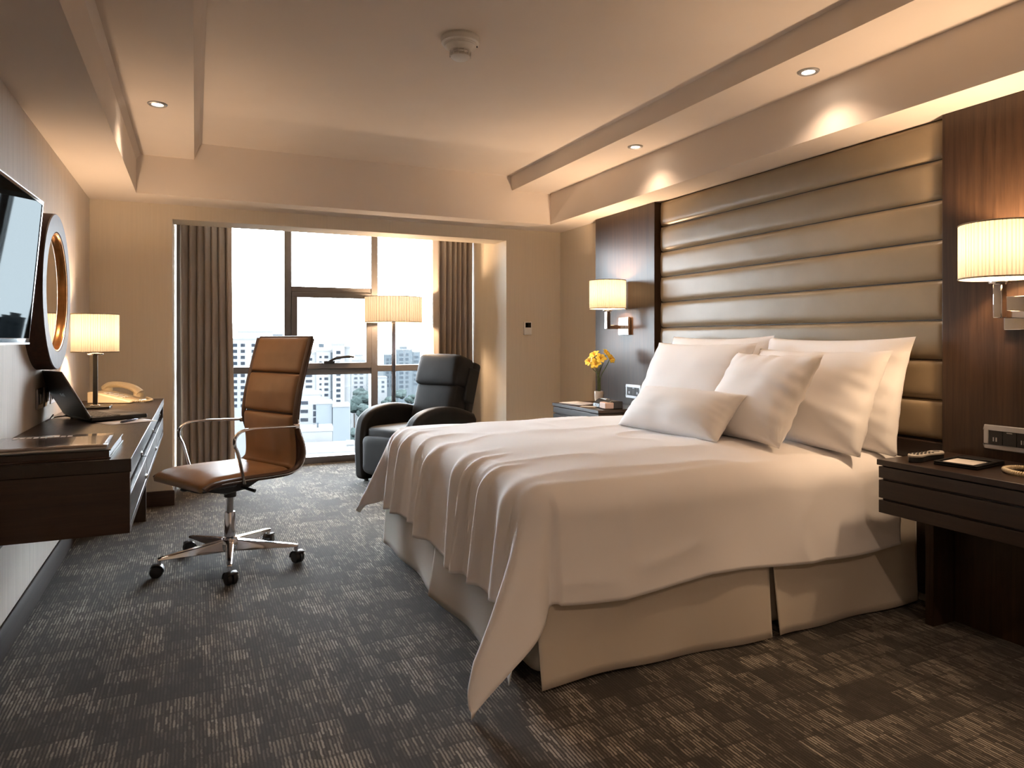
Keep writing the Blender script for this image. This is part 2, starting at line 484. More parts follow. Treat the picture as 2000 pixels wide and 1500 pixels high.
# ------------------------------------------------------------------ curtains
def curtain(name, label, x0, x1, yc, folds, seed, flare):
    rnd = random.Random(seed)
    ph = [rnd.uniform(0, 6.28) for _ in range(4)]
    def fn(u, v):
        z = 0.012 + v*2.30
        w = 1 + flare*(1-v)
        x = (x0 + (x1-x0)*u) if flare == 0 else (x0 + (x1-x0)*u*w if flare > 0 else x1 - (x1-x0)*(1-u)*(1-flare*(1-v)))
        k = 0.75 + 0.25*v
        th = u*folds*2*PI + 0.5*math.sin(u*9+ph[0]) + 0.15*math.sin(3*v+ph[2])
        y = yc + 0.048*k*math.sin(th) + 0.016*math.sin(th*2+ph[1]+v*0.8) + 0.014*math.sin(u*5+ph[3]-v*1.5)
        x += 0.014*math.cos(th)*k + 0.008*math.sin(v*5+u*7)*(1-v)
        return (x, y, z)
    o = MB().grid(fn, 220, 26).build(name, M['curtain'], solid=0.003, angle=80)
    tag(o, label, 'curtain', 'window curtains')
curtain('curtain', 'taupe pleated curtain hanging left of the window, behind the office chair', AX0+0.03, 0.255, 6.05, 7, 3, 0.06)
curtain('curtain', 'taupe pleated curtain hanging right of the window, behind the recliner', 2.015, AX1-0.018, 6.23, 7, 8, 0.0)

# ------------------------------------------------------------------ headboard and wood panels
hb = thing('headboard', 'bronze leather headboard of eight horizontal padded bands behind the bed', 'headboard', (XR, 1.93, 0))
HW = 2.02
MB().box(-0.012, 0.0, 0, HW, 0.05, 2.10).build('backing', M['groove'], hb, smooth=False)
zb, ph_ = 0.722, 0.1722
for k in range(8):
    z0 = zb + k*ph_
    def fn(u, v, z0=z0, k=k):
        e = min(u, 1-u)*HW
        ee = min(1, e/0.03)
        ez = 1-abs(2*v-1)**5
        p = math.sqrt(max(0, ez))*math.sqrt(max(0, 1-(1-ee)**2))
        wr = 0.0012*noise.noise(Vector((u*14+k*3.1, v*2, 1.3*k)))
        return (-0.012-0.022*p - wr*p, u*HW, z0+0.002+(ph_-0.004)*v)
    MB().grid(fn, 90, 16).build('padded_band', M['gold_leather'], hb, angle=60)
MB().box(-0.05, -0.012, 0, HW, 0.05, 0.715).build('lower_rail', M['wood_y'], hb, bevel=0.004)
for nm, lb, y0, y1 in (('wood_wall_panel', 'dark wood wall panel behind the far sconce and flowers', 3.95, 4.725),
                       ('wood_wall_panel', 'dark wood wall panel behind the near sconce, at the right edge', 1.155, 1.93)):
    tag(MB().box(2.863, XR-0.001, y0+0.001, y1-0.001, 0.0, 2.098).build(nm, M['wood_z'], bevel=0.002), lb, 'wall panel', 'wood panels flanking the headboard')

# ------------------------------------------------------------------ downlights
def downlight(x, y, z, label, power=P_DOWN, blend=1.0, size=126):
    t = thing('downlight', label, 'downlight', (x, y, z), 0, 'recessed ceiling downlights')
    MB().lathe([(0.026, -0.001), (0.029, -0.006), (0.040, -0.008), (0.046, -0.004), (0.047, -0.0005)], 32, cap0=False, cap1=False).build('trim_ring', M['grey_metal'], t)
    MB().lathe([(0.0265, -0.0012), (0.020, -0.004), (0.008, -0.0055)], 24).build('lens', M['downbulb'], t)
    ld = bpy.data.lights.new('downlight_lamp', 'SPOT')
    ld.energy = power; ld.color = WARM2; ld.spot_size = R(size); ld.spot_blend = blend; ld.shadow_soft_size = 0.025
    lo = bpy.data.objects.new('downlight_lamp', ld); COL.objects.link(lo); lo.parent = t; lo.location = (0, 0, -0.03)
    return t
downlight(2.49, 2.29, 2.35, 'lit round downlight above the pillows, nearer of the two over the bed')
downlight(2.48, 3.62, 2.35, 'lit round downlight above the far side of the bed')
downlight(-0.174, 3.97, 2.35, 'lit round downlight above the desk')
downlight(2.48, 0.95, 2.35, 'added round fill downlight over the near nightstand, outside the picture', P_DOWN*0.3)  # assumed fixture, added as fill light
downlight(-0.174, -0.4, 2.35, 'added round fill downlight behind the viewer on the desk side, outside the picture', P_DOWN*2.0, size=150)  # added out of view to lift the room light
downlight(1.1, -0.9, 2.46, 'added round fill downlight behind the viewer, outside the picture', P_DOWN*7.0, size=150)  # strong fill added behind the camera, no known fixture

# ------------------------------------------------------------------ smoke detector
t = thing('smoke_detector', 'white round smoke detector on the raised ceiling', 'smoke detector', (1.045, 2.845, 2.46))
t.scale = (1.05, 1.05, 1.35)
MB().lathe([(0.078, 0), (0.080, -0.006), (0.078, -0.020), (0.070, -0.024), (0.069, -0.0265), (0.066, -0.0275), (0.065, -0.031), (0.055, -0.036), (0.046, -0.044)], 48, cap0=False).build('base', M['white_plastic'], t, angle=25)
for k, (r, z) in enumerate(((0.0445, -0.046), (0.0425, -0.052), (0.0395, -0.058))):
    MB().lathe([(r-0.004, z+0.004), (r, z+0.002), (r, z-0.0008), (r-0.004, z-0.0026)], 40).build('vent_ring', M['white_plastic'], t)
MB().lathe([(0.037, -0.040), (0.035, -0.062)], 32).build('chamber', M['black'], t)
rib = MB()
for k in range(12):
    a = 2*PI*k/12
    rib.box(0.036, 0.0455, -0.0014, 0.0014, -0.062, -0.043, Matrix.Rotation(a, 4, 'Z'))
rib.build('vent_ribs', M['white_plastic'], t)
MB().lathe([(0.040, -0.0585), (0.040, -0.062), (0.030, -0.069), (0.012, -0.0725)], 40).build('cap', M['white_plastic'], t)
MB().ellipsoid((0.062, -0.03, -0.03), 0.003, 0.003, 0.003).build('indicator', M['black'], t)
# ------------------------------------------------------------------ thermostat
t = thing('thermostat', 'small white wall thermostat with dark display beside the alcove', 'thermostat', (2.605, YF, 1.255))
box_part('housing', M['white_plastic'], t, (-0.036, 0.036, -0.022, 0, -0.056, 0.056), 0.004)
box_part('display', M['black_gloss'], t, (-0.025, 0.028, -0.0235, -0.021, 0.006, 0.048), 0.001)
box_part('button_strip', M['white_plastic'], t, (-0.025, 0.028, -0.0235, -0.021, -0.042, -0.030), 0.001)

# ------------------------------------------------------------------ bed
BX0, BX1, BY0, BY1 = 0.985, 2.875, 2.045, 3.885     # mattress footprint
BZ = 0.665
bed = thing('bed', 'king bed with cream skirt standing against the padded headboard', 'bed', ((BX0+BX1)/2, (BY0+BY1)/2, 0))
bx, by = (BX1-BX0)/2, (BY1-BY0)/2
box_part('bed_base', M['skirt'], bed, (-bx+0.03, bx-0.004, -by+0.03, by-0.03, 0.025, 0.36), 0.06, 5)
box_part('mattress', M['white_cloth'], bed, (-bx+0.03, bx-0.004, -by+0.03, by-0.03, 0.36, BZ-0.045), 0.06, 5)
def skirt_panel(p0, p1, nrm, seed, flare0, flare1):
    p0, p1, nrm = Vector(p0), Vector(p1), Vector(nrm)
    L = (p1-p0).length
    def fn(u, v):
        d = 1-v                                   # 0 at the top, 1 at the floor
        s = u*L
        out = 0.010*d + 0.013*d*d*math.sin(s*7.0+seed) + 0.006*d*math.sin(s*15+seed*2.1)
        out += flare0*d**1.5*math.exp(-s/0.10) + flare1*d**1.5*math.exp(-(L-s)/0.10)
        side = 0.012*d*(math.exp(-s/0.05) - math.exp(-(L-s)/0.05))
        z = 0.395*v + 0.010*math.sin(s*6+seed*1.3)*d + 0.016
        p = p0 + (p1-p0).normalized()*(s+side) + nrm*out
        return (p.x, p.y, z)
    MB().grid(fn, 60, 14).build('skirt_panel', M['skirt'], bed, solid=0.003, angle=80)
skirt_panel((-bx+0.02, -by, 0), (0.085, -by, 0), (0, -1, 0), 0.4, 0.02, 0.012)
skirt_panel((0.10, -by, 0), (bx-0.01, -by, 0), (0, -1, 0), 2.0, 0.018, 0.0)
skirt_panel((-bx, -by+0.02, 0), (-bx, 0.01, 0), (-1, 0, 0), 1.2, 0.03, 0.03)
skirt_panel((-bx, 0.025, 0), (-bx, by-0.01, 0), (-1, 0, 0), 3.0, 0.01, 0.01)
skirt_panel((-bx+0.01, by, 0), (bx-0.01, by, 0), (0, 1, 0), 4.0, 0.01, 0.0)

# ------------------------------------------------------------------ duvet
def make_duvet():
    r = 0.115
    xe, ya, yb = BX0+r-0.02, BY0+r-0.02, BY1-r+0.02      # where the cloth starts to turn over the edge
    xh = 2.70
    of, on, ofar = 0.485, 0.445, 0.43
    S0, S1 = 0.0, (xh-xe)+of
    T0, T1 = -on, (yb-ya)+ofar
    rnd = random.Random(11)
    folds = []
    for k in range(9):
        folds.append((ya + (yb-ya)*(k+0.45+rnd.uniform(-0.42, 0.42))/9, rnd.uniform(0.35, 1.35), rnd.uniform(0.018, 0.055), rnd.uniform(-0.5, 0.5)))
    def fold_at(y, d, past):
        # ridges hanging over the foot edge; they start a little before it
        a = max(0.0, min(1.0, (d+0.16)/0.42))
        a = a*a*(3-2*a)
        val = 0
        for (yc, amp, w, sl) in folds:
            q = (y - yc - sl*(d)*0.30)/w
            val += amp*math.exp(-q*q)
        return (val-0.45)*0.020*a
    def E(d, al):
        if d <= 0: return d, 0.0
        q = PI/2*r - al*r
        if d < q: return r*math.sin(d/r), r*(1-math.cos(d/r))
        b = PI/2 - al
        return r*math.sin(b)+(d-q)*math.cos(b), r*(1-math.cos(b))+(d-q)*math.sin(b)
    NS, NT_ = 170, 190
    def fn(u, v):
        s = S0 + (S1-S0)*u; tt = T0 + (T1-T0)*v
        x = xh - s; y = ya + tt
        a = s-(xh-xe)                  # past the foot edge
        bn = -tt                       # past the near edge
        bf = tt-(yb-ya)                # past the far edge
        # puffy top
        cx = max(0, min(1, (x-xe)/(xh-xe))); cy = max(0, min(1, (y-ya)/(yb-ya)))
        dome = 0.040*(1-(2*cy-1)**4)*(1-max(0, 1-cx*3.2)**2*0.7)
        n1 = noise.noise(Vector((x*2.1, y*2.1, 0.3)))*0.010 + noise.noise(Vector((x*5+3, y*5, 1.3)))*0.004 + 0.007*(1-abs(noise.noise(Vector((x*1.6+y*1.1, y*3.0-x*0.6, 7.7)))))**7
        z = BZ + dome + n1
        b = max(bn, bf); sy = -1 if bn >= bf else 1
        if a > 0 and b > 0:
            rho = math.hypot(a, b); phi = math.atan2(b, a); s2 = math.sin(2*phi)
            near = sy < 0
            rho *= 1 + (0.15 if near else 0.05)*s2*s2
            if not near and rho > 0.46: rho = 0.46 + (rho-0.46)*0.45
            # a pointed flap: the cloth gathers towards the diagonal
            al = R(5) + R(13 if near else 15)*s2**2
            out, drop = E(rho, al)
            g = min(1, max(0, (rho-0.10)/0.5))
            if near:
                bulge = 0.075*g*math.exp(-((phi-0.62)/0.38)**2) - 0.055*g*math.exp(-((phi-1.36)/0.13)**2)
                ph2 = phi + (-0.26*g*math.exp(-((phi-0.75)/0.42)**2))
            else:
                bulge = 0.05*g*math.exp(-((phi-0.7)/0.35)**2)
                ph2 = phi - 0.25*g*math.sin(2*phi)
            bulge += 0.010*g*math.sin(phi*11+1.0)*s2
            out += bulge
            px = xe - out*math.cos(ph2); py = (ya if near else yb) + sy*out*math.sin(ph2)
            fz = 0
            f = fold_at(ya if near else yb, a, True)*math.cos(phi)**2
            z2 = z - drop
            return (px - f, py, max(0.03, z2))
        if a > -0.40:
            f = fold_at(y, a, a > 0)
        else: f = 0
        if a > 0:
            out, drop = E(a*(1+0.03*math.sin(y*5+1)), R(7))
            k = min(1, a/0.12)
            return (xe-out - f*1.7*k, y + 0.010*k*math.sin(y*19), z - drop + f*(1-k))
        if b > 0:
            out, drop = E(b*(1+0.025*math.sin(x*6)), R(5))
            k = min(1, b/0.12)
            w = 0.009*k*math.sin(x*5.5+0.6) + 0.009*k*(1-abs(noise.noise(Vector((x*2.6+b, b*3.0-x*0.5, 2.2)))))**5 + 0.005*k*noise.noise(Vector((x*7, b*4, 0)))
            # loose crumple close to the nightstand corner
            w += 0.010*k*noise.noise(Vector((x*9, b*12, 5)))*max(0, (x-2.3)/0.4)
            return (x, (ya if sy < 0 else yb) + sy*(out+w), z - drop)
        return (x, y, z + f)
    o = MB().grid(fn, NS, NT_).build('duvet', M['duvet'], solid=0.028, angle=80)
    o.data.materials[0] = M['duvet']
    return tag(o, 'thick white duvet draped over the bed, corners hanging to the carpet', 'duvet')
make_duvet()
# turned-back sheet edge visible beside the pillows
def fs(u, v):
    y = BY0+0.005 + (BY1-BY0-0.01)*v
    x = 2.60 + 0.268*u
    e = min(v, 1-v)*(BY1-BY0)
    z = BZ - 0.032 + 0.012*math.sin(y*9)*u*0.3
    if e < 0.05: z -= (0.05-e)**2*22
    return (x, y, z)
tag(MB().grid(fs, 12, 60).build('bed_sheet', M['white_cloth'], solid=0.006), 'white fitted sheet showing under the pillows by the headboard', 'sheet')

# ------------------------------------------------------------------ pillows
def pillow(label, w, h, th, yc, xb, zb_, lean, seed, turn=0, roll=0, pinch=0.07, wr=0.010, cat='pillow'):
    """w along the headboard, h upward; (xb, zb_) is the middle of the lower edge"""
    off = Vector((seed*5.3, seed*2.1, seed))
    N = 44
    def surf(sgn):
        def fn(a, b):
            u, v = 2*a-1, 2*b-1
            k = max(0, (1-abs(u)**2.6)*(1-abs(v)**2.6))
            z = sgn*th/2*k**0.52
            x = u*w/2*(1-pinch*(1-v*v)*abs(u)**2)
            y = v*h/2*(1-pinch*(1-u*u)*abs(v)**2)
            # creases that run in from the side seams
            e = max(abs(u), abs(v))
            q = noise.noise(Vector((u*1.4, v*4.6+u*1.5, 0))+off)*math.exp(-((1-abs(u))/0.24))*k**0.3 + noise.noise(Vector((u*5, v*1.4, 4))+off)*math.exp(-((1-abs(v))/0.22))*k**0.3
            n = noise.noise(Vector((u*2.0, v*2.0, 0.5*sgn))+off)*0.012*k + q*wr*2.2
            # slump: heavier at the bottom
            z *= 1 - 0.16*v
            return Vector((x, y, z + sgn*n))
        return fn
    mb = MB()
    mb.grid(surf(1), N, N); mb.grid(surf(-1), N, N)
    o = mb.build('pillow', M['white_cloth'], angle=80)
    s, c = math.sin(lean), math.cos(lean)
    Mx = Matrix(((0, s, -c, 0), (-1, 0, 0, 0), (0, c, s, 0), (0, 0, 0, 1)))
    Mz = Matrix.Rotation(turn, 4, 'Z')
    base = Vector((xb, yc, zb_))
    o.matrix_world = Matrix.Translation(base) @ Mz @ Mx @ Matrix.Rotation(roll, 4, 'Z') @ Matrix.Translation(Vector((0, h/2, 0)))
    return tag(o, label, cat, 'pillows on the bed')
pt = BZ + 0.005
pillow('large white pillow leaning on the headboard, far side of the back row', 0.86, 0.53, 0.19, 3.225, 2.675, pt-0.01, R(13), 1)
pillow('large white pillow leaning on the headboard, near side of the back row', 0.84, 0.52, 0.19, 2.415, 2.675, pt-0.01, R(13), 2)
pillow('white pillow of the middle row, far side, behind the bolster', 0.84, 0.49, 0.20, 3.175, 2.44, pt+0.02, R(24), 3)
pillow('white pillow of the middle row, near side, beside the nightstand', 0.76, 0.48, 0.20, 2.39, 2.475, pt+0.00, R(24), 4)
pillow('small square white cushion leaning in front, between bolster and near pillow', 0.56, 0.46, 0.17, 2.465, 2.225, pt+0.03, R(32), 5, turn=R(-3), wr=0.013)
pillow('small oblong white bolster pillow lying in front of the others', 0.74, 0.27, 0.17, 2.765, 2.05, pt+0.035, R(42), 6, turn=R(2), wr=0.007)

# ------------------------------------------------------------------ nightstands (front faces -x)
def nightstand(label, y0, y1, group='nightstands'):
    t = thing('nightstand', label, 'nightstand', (2.860, y0, 0), 0, group)
    D, W = 0.425, y1-y0
    zt = 0.685
    box_part('top', M['wood_y'], t, (-D, 0, 0, W, zt-0.022, zt), 0.002)
    box_part('carcass', M['groove'], t, (-D+0.02, -0.002, 0.012, W-0.012, zt-0.205, zt-0.022), 0.002)
    box_part('upper_band', M['wood_y'], t, (-D+0.006, -0.004, 0.004, W-0.004, zt-0.072, zt-0.027), 0.002)
    dr = box_part('drawer', M['wood_y'], t, (-D+0.006, -0.004, 0.004, W-0.004, zt-0.150, zt-0.080), 0.002)
    box_part('lower_band', M['wood_y'], t, (-D+0.006, -0.004, 0.004, W-0.004, zt-0.208, zt-0.158), 0.002)
    for yy in (0.015, W-0.05):
        box_part('support_panel', M['wood_z'], t, (-0.16, -0.002, yy, yy+0.035, 0.0, zt-0.205), 0.002)
    box_part('back_panel', M['wood_z'], t, (-0.03, -0.002, 0.05, W-0.05, 0.0, zt-0.205), 0.002)
    return t
nightstand('dark wood nightstand on the far side of the bed, holding the flower vase', 3.985, 4.64)
nightstand('dark wood nightstand on the near side of the bed, holding the remote control', 1.17, 1.905)
NZ = 0.685

# ------------------------------------------------------------------ pleated lamp shades
def pleated(r, h, n=144, depth=0.010, ry=None):
    mb = MB()
    prof = [(r, -h/2), (r, -h/2+0.004), (r, 0), (r, h/2-0.004), (r, h/2)]
    mb.lathe(prof, n, cap0=False, cap1=False, mod=lambda i: 1 + (depth if i % 2 else -depth)*(0.6+0.4*math.sin(i*1.7)))
    return mb
def point_lamp(parent, loc, power, col=WARM, size=0.035):
    ld = bpy.data.lights.new('bulb_light', 'POINT'); ld.energy = power; ld.color = col; ld.shadow_soft_size = size
    lo = bpy.data.objects.new('bulb_light', ld); COL.objects.link(lo); lo.parent = parent; lo.location = loc
    return lo
def shade_parts(t, r, h, zc, cx=0, cy=0, n=144):
    sh = pleated(r, h, n).build('shade', M['shade'], t, loc=(cx, cy, zc), angle=10)
    for s in (-1, 1):
        MB().tube([(r*1.004*math.cos(a), r*1.004*math.sin(a), s*(h/2-0.002)) for a in [2*PI*i/64 for i in range(64)]], 0.0028, 6, closed=True).build('shade_rim', M['shade'], sh)
    spider = MB()
    for a in (0.3, 0.3+2*PI/3, 0.3+4*PI/3):
        spider.tube([(0, 0, -h/2+0.02), (r*0.985*math.cos(a), r*0.985*math.sin(a), -h/2+0.006)], 0.0016, 6)
    spider.build('shade_spider', M['alu'], sh)
    return sh
def sconce(label, y):
    t = thing('wall_sconce', label, 'wall lamp', (2.862, y, 1.255), 0, 'wall sconces beside the headboard')
    sx = -0.155
    box_part('back_plate', M['chrome'], t, (-0.022, 0, -0.065, 0.065, -0.065, 0.065), 0.003)
    box_part('arm', M['chrome'], t, (sx-0.015, -0.022, -0.014, 0.014, -0.022, 0.006), 0.003)
    box_part('stem', M['chrome'], t, (sx-0.016, sx+0.016, -0.016, 0.016, -0.022, 0.105), 0.003)
    MB().lathe([(0.034, 0.105), (0.036, 0.108), (0.036, 0.112), (0.02, 0.114)], 28, (sx, 0, 0)).build('shade_seat', M['chrome'], t)
    MB().lathe([(0.016, 0.114), (0.016, 0.150)], 20, (sx, 0, 0)).build('lamp_holder', M['white_plastic'], t)
    MB().ellipsoid((sx, 0, 0.190), 0.018, 0.018, 0.034).build('bulb', M['bulb'], t)
    shade_parts(t, 0.130, 0.205, 0.225, sx, 0)
    point_lamp(t, (sx, 0, 0.245), P_SCONCE)
    return t
sconce('chrome wall sconce with pleated drum shade above the flowers', 4.30)
sconce('chrome wall sconce with pleated drum shade at the right edge above the near nightstand', 1.605)

# floor lamp
t = thing('floor_lamp', 'floor lamp with wide pleated drum shade behind the recliner', 'floor lamp', (1.68, 6.37, 0))
M['pole'] = basic('smoked_chrome', (0.30, 0.28, 0.28), 0.15, metal=1.0)
box_part('base', M['chrome'], t, (-0.14, 0.14, -0.14, 0.14, 0.0, 0.02), 0.004)
box_part('pole', M['pole'], t, (-0.016, 0.016, -0.016, 0.016, 0.02, 1.32), 0.003)
MB().lathe([(0.028, 1.318), (0.03, 1.322), (0.016, 1.33), (0.016, 1.37)], 24).build('lamp_holder', M['chrome'], t)
MB().ellipsoid((0, 0, 1.41), 0.025, 0.025, 0.045).build('bulb', M['bulb'], t)
shade_parts(t, 0.262, 0.235, 1.435, n=200)
point_lamp(t, (0, 0, 1.44), P_FLOOR, size=0.05)

# ------------------------------------------------------------------ things on the far nightstand
t = thing('vase', 'small ivory ceramic vase on the far nightstand', 'vase', (2.655, 4.335, NZ))
MB().lathe([(0.018, 0.0), (0.022, 0.003), (0.031, 0.045), (0.034, 0.085), (0.033, 0.098), (0.030, 0.100), (0.029, 0.092), (0.025, 0.04), (0.010, 0.012)], 32).build('body', M['ivory'], t)
M['petal'] = basic('yellow_petal', (0.84, 0.63, 0.075), 0.55, var=(60, 0.12))
M['petal_red'] = basic('petal_streak', (0.55, 0.16, 0.02), 0.6)
M['stem'] = basic('green_stem', (0.10, 0.13, 0.035), 0.6, var=(40, 0.2))
VX, VY, VZ = 2.655, 4.335, NZ
tips = []
for lat, dep, dz in ((-0.062, 0.0, 0.298), (-0.022, -0.035, 0.282), (-0.030, 0.02, 0.342), (0.012, -0.02, 0.318), (0.050, 0.015, 0.352), (0.078, -0.015, 0.318)):
    tips.append((lat*0.911+dep*0.52, -lat*0.413+dep*0.85, dz))
where = ['leftmost', 'lowest, left of the middle', 'upper left', 'in the middle', 'topmost', 'rightmost']
for k, (dx, dy, dz) in enumerate(tips):
    fl = thing('yellow_flower', 'yellow lily-like flower in the ivory vase, ' + where[k] + ' of the bunch', 'flower', (VX, VY, VZ+0.012), 0, 'yellow flowers in the vase')
    a = k*2.4
    b0 = (0.008*math.cos(a), 0.008*math.sin(a), 0)
    path = smooth_path([b0, (0.010*math.cos(a+1), 0.010*math.sin(a+1), 0.12), (0.008*math.cos(a)+dx*0.12, 0.008*math.sin(a)+dy*0.12, 0.20), (dx*0.7, dy*0.7, dz-0.05), (dx, dy, dz)], 5)
    MB().tube(path, 0.0032, 6).build('stem', M['stem'], fl)
    d = (Vector((dx*1.3-0.03, dy*1.3-0.05, 0.06))).normalized()
    q = d.to_track_quat('Z', 'Y').to_matrix().to_4x4()
    blo = MB()
    for p in range(6):
        rr = 0.047 if p % 2 else 0.040
        Mp = Matrix.Translation(Vector((dx, dy, dz))) @ q @ Matrix.Rotation(p*PI/3+k, 4, 'Z')
        def pf(u, v, rr=rr, Mp=Mp):
            s = u; w = 0.0165*math.sin(PI*min(1, s*0.92+0.06))**0.8*(2*v-1)
            x = rr*(s**0.9); z = 0.030*s - 0.016*s**3 + 0.2*abs(w)*0.6
            return Mp @ Vector((x, w, z))
        blo.grid(pf, 7, 5)
    bo = blo.build('bloom', M['petal'], fl, angle=80, solid=0.0008)
    sm = MB()
    for p in range(4):
        Mp = Matrix.Translation(Vector((dx, dy, dz))) @ q @ Matrix.Rotation(p*1.57+k, 4, 'Z')
        sm.tube([Mp @ Vector((0, 0, 0)), Mp @ Vector((0.006, 0, 0.02)), Mp @ Vector((0.014, 0, 0.032))], 0.0012, 5)
    sm.build('stamens', M['petal_red'], bo)
    if k % 2 == 0:
        Ml = Matrix.Translation(Vector((dx*0.8, dy*0.8, dz-0.035)))@Matrix.Rotation(a, 4, 'Z')
        MB().grid(lambda u, v: Ml @ Vector((0.05*u, 0.010*math.sin(PI*u)*(2*v-1), 0.015*u-0.03*u*u)), 8, 4).build('leaf', M['stem'], fl, solid=0.0008)

t = thing('clock_radio', 'black and pink bedside clock radio behind the duvet edge', 'clock', (2.60, 4.115, NZ), R(-8))
MB().prism([(-0.075, 0), (0.055, 0), (0.055, 0.052), (-0.030, 0.058), (-0.070, 0.030)], -0.11, 0.11).build('body', M['black'], t, bevel=0.006, seg=3)
MB().prism([(-0.0742, 0.009), (-0.0735, 0.009), (-0.0700, 0.0285), (-0.0712, 0.0285)], 0.01, 0.095).build('display', basic('clock_display', (0.45, 0.55, 0.62), 0.2), t)
for yy in (0.030, 0.062):
    MB().prism([(-0.0748, 0.012), (-0.0738, 0.012), (-0.0712, 0.026), (-0.0722, 0.026)], yy, yy+0.006).build('digit', M['black'], t)
M['blush'] = basic('blush_plastic', (0.62, 0.44, 0.36), 0.45)
box_part('side_speaker', M['blush'], t, (-0.078, -0.015, -0.118, -0.020, 0.003, 0.046), 0.006, 3)
box_part('snooze_bar', M['grey_metal'], t, (-0.022, 0.010, 0.0, 0.09, 0.056, 0.062), 0.002)

t = thing('notepad', 'thin notepad with brown cover lying flat on the far nightstand', 'notepad', (2.545, 4.44, NZ), R(12))
box_part('cover', M['tan_dark'], t, (-0.09, 0.09, -0.13, 0.12, 0, 0.006), 0.001)
box_part('pages', M['paper'], t, (-0.085, 0.085, -0.125, 0.115, 0.006, 0.010), 0.0006)
t = thing('folded_card', 'pale folded card beside the flower vase', 'card', (2.515, 4.215, NZ), R(35))
MB().prism([(-0.05, 0), (0.05, 0), (0.05, 0.002), (-0.046, 0.008), (-0.05, 0.007)], -0.06, 0.06).build('card', M['paper'], t)

def switch_plate(label, y0, y1, z0, z1, group, n):
    t = thing('switch_plate', label, 'switch', (2.862, y0, z0), 0, group)
    W, Hh = y1-y0, z1-z0
    mb = MB()
    b = 0.018
    mb.box(-0.010, 0, 0, W, 0, b).box(-0.010, 0, 0, W, Hh-b, Hh).box(-0.010, 0, 0, b, b, Hh-b).box(-0.010, 0, W-b, W, b, Hh-b)
    mb.build('frame', M['grey_metal'], t, bevel=0.003)
    step = (W-2*b)/n
    for k in range(n):
        m = box_part('switch_module', M['black'], t, (-0.0075, -0.001, b+k*step+0.0008, b+(k+1)*step-0.0008, b, Hh-b), 0.0012)
        if k % 2 == 0:
            box_part('slot', M['grey_metal'], m, (-0.0082, -0.0074, b+(k+0.4)*step, b+(k+0.5)*step, b+0.014, b+0.030), 0.0002)
            box_part('slot', M['grey_metal'], m, (-0.0082, -0.0074, b+(k+0.62)*step, b+(k+0.70)*step, b+0.014, b+0.030), 0.0002)
        else:
            box_part('indicator', M['grey_metal'], m, (-0.0082, -0.0074, b+(k+0.3)*step, b+(k+0.7)*step, Hh-b-0.010, Hh-b-0.007), 0.0002)
    return t
switch_plate('silver framed switch plate on the far wood panel beside the pillow', 4.10, 4.285, 0.735, 0.835, 'bedside switch plates', 3)
switch_plate('long silver framed switch and socket plate above the near nightstand', 1.46, 1.752, 0.722, 0.818, 'bedside switch plates', 5)

# ------------------------------------------------------------------ things on the near nightstand
t = thing('remote_control', 'grey and black remote control on the near nightstand', 'remote', (2.585, 1.805, NZ), R(5))
t.scale = (1.15, 1.1, 1.1)
def rem(z0, z1, k):
    mb = MB()
    n = 20
    out = []
    for i in range(n):
        s = i/(n-1)
        w = 0.024 + 0.004*math.cos(s*2*PI) - 0.004*math.exp(-((s-0.5)/0.2)**2)
        out.append((-0.095+0.19*s, w*k*min(1, (math.sin(PI*min(1, s*4+0.08)/2) if s < .25 else 1))*min(1, math.sin(PI*min(1, (1-s)*4+0.08)/2) if s > .75 else 1)))
    poly = out + [(x, -w) for x, w in reversed(out)]
    return mb.prism(poly, z0, z1, 'z')
rem(0.0, 0.017, 0.93).build('body', M['black'], t, bevel=0.005, seg=3)
rem(0.017, 0.027, 1.0).build('face', basic('silver_plastic', (0.50, 0.47, 0.42), 0.35), t, bevel=0.003)
for i in range(5):
    for j in range(3):
        MB().lathe([(0.0042, 0.027), (0.0042, 0.0286), (0.003, 0.0292)], 12, (-0.07+i*0.022, -0.012+j*0.012, 0)).build('button', M['black'], t)
MB().lathe([(0.011, 0.027), (0.011, 0.0285), (0.009, 0.029)], 20, (0.058, 0, 0)).build('navigation_ring', M['grey_metal'], t)
t = thing('memo_holder', 'black leather memo holder with a square white note', 'memo holder', (2.635, 1.675, NZ), R(99.5))
box_part('tray', M['black_leather'], t, (-0.075, 0.075, -0.120, 0.105, 0.0, 0.010), 0.004, 3)
MB().box(-0.075, -0.062, -0.120, 0.105, 0.010, 0.016).box(0.062, 0.075, -0.120, 0.105, 0.010, 0.016).box(-0.062, 0.062, -0.120, -0.062, 0.010, 0.016).box(-0.062, 0.062, 0.092, 0.105, 0.010, 0.016).build('rim', M['black_leather'], t, bevel=0.003)
box_part('note_paper', M['paper'], t, (-0.052, 0.052, -0.030, 0.085, 0.010, 0.0145), 0.0004)
box_part('pen_loop', M['black_leather'], t, (-0.02, 0.05, -0.150, -0.115, 0.0, 0.009), 0.003)

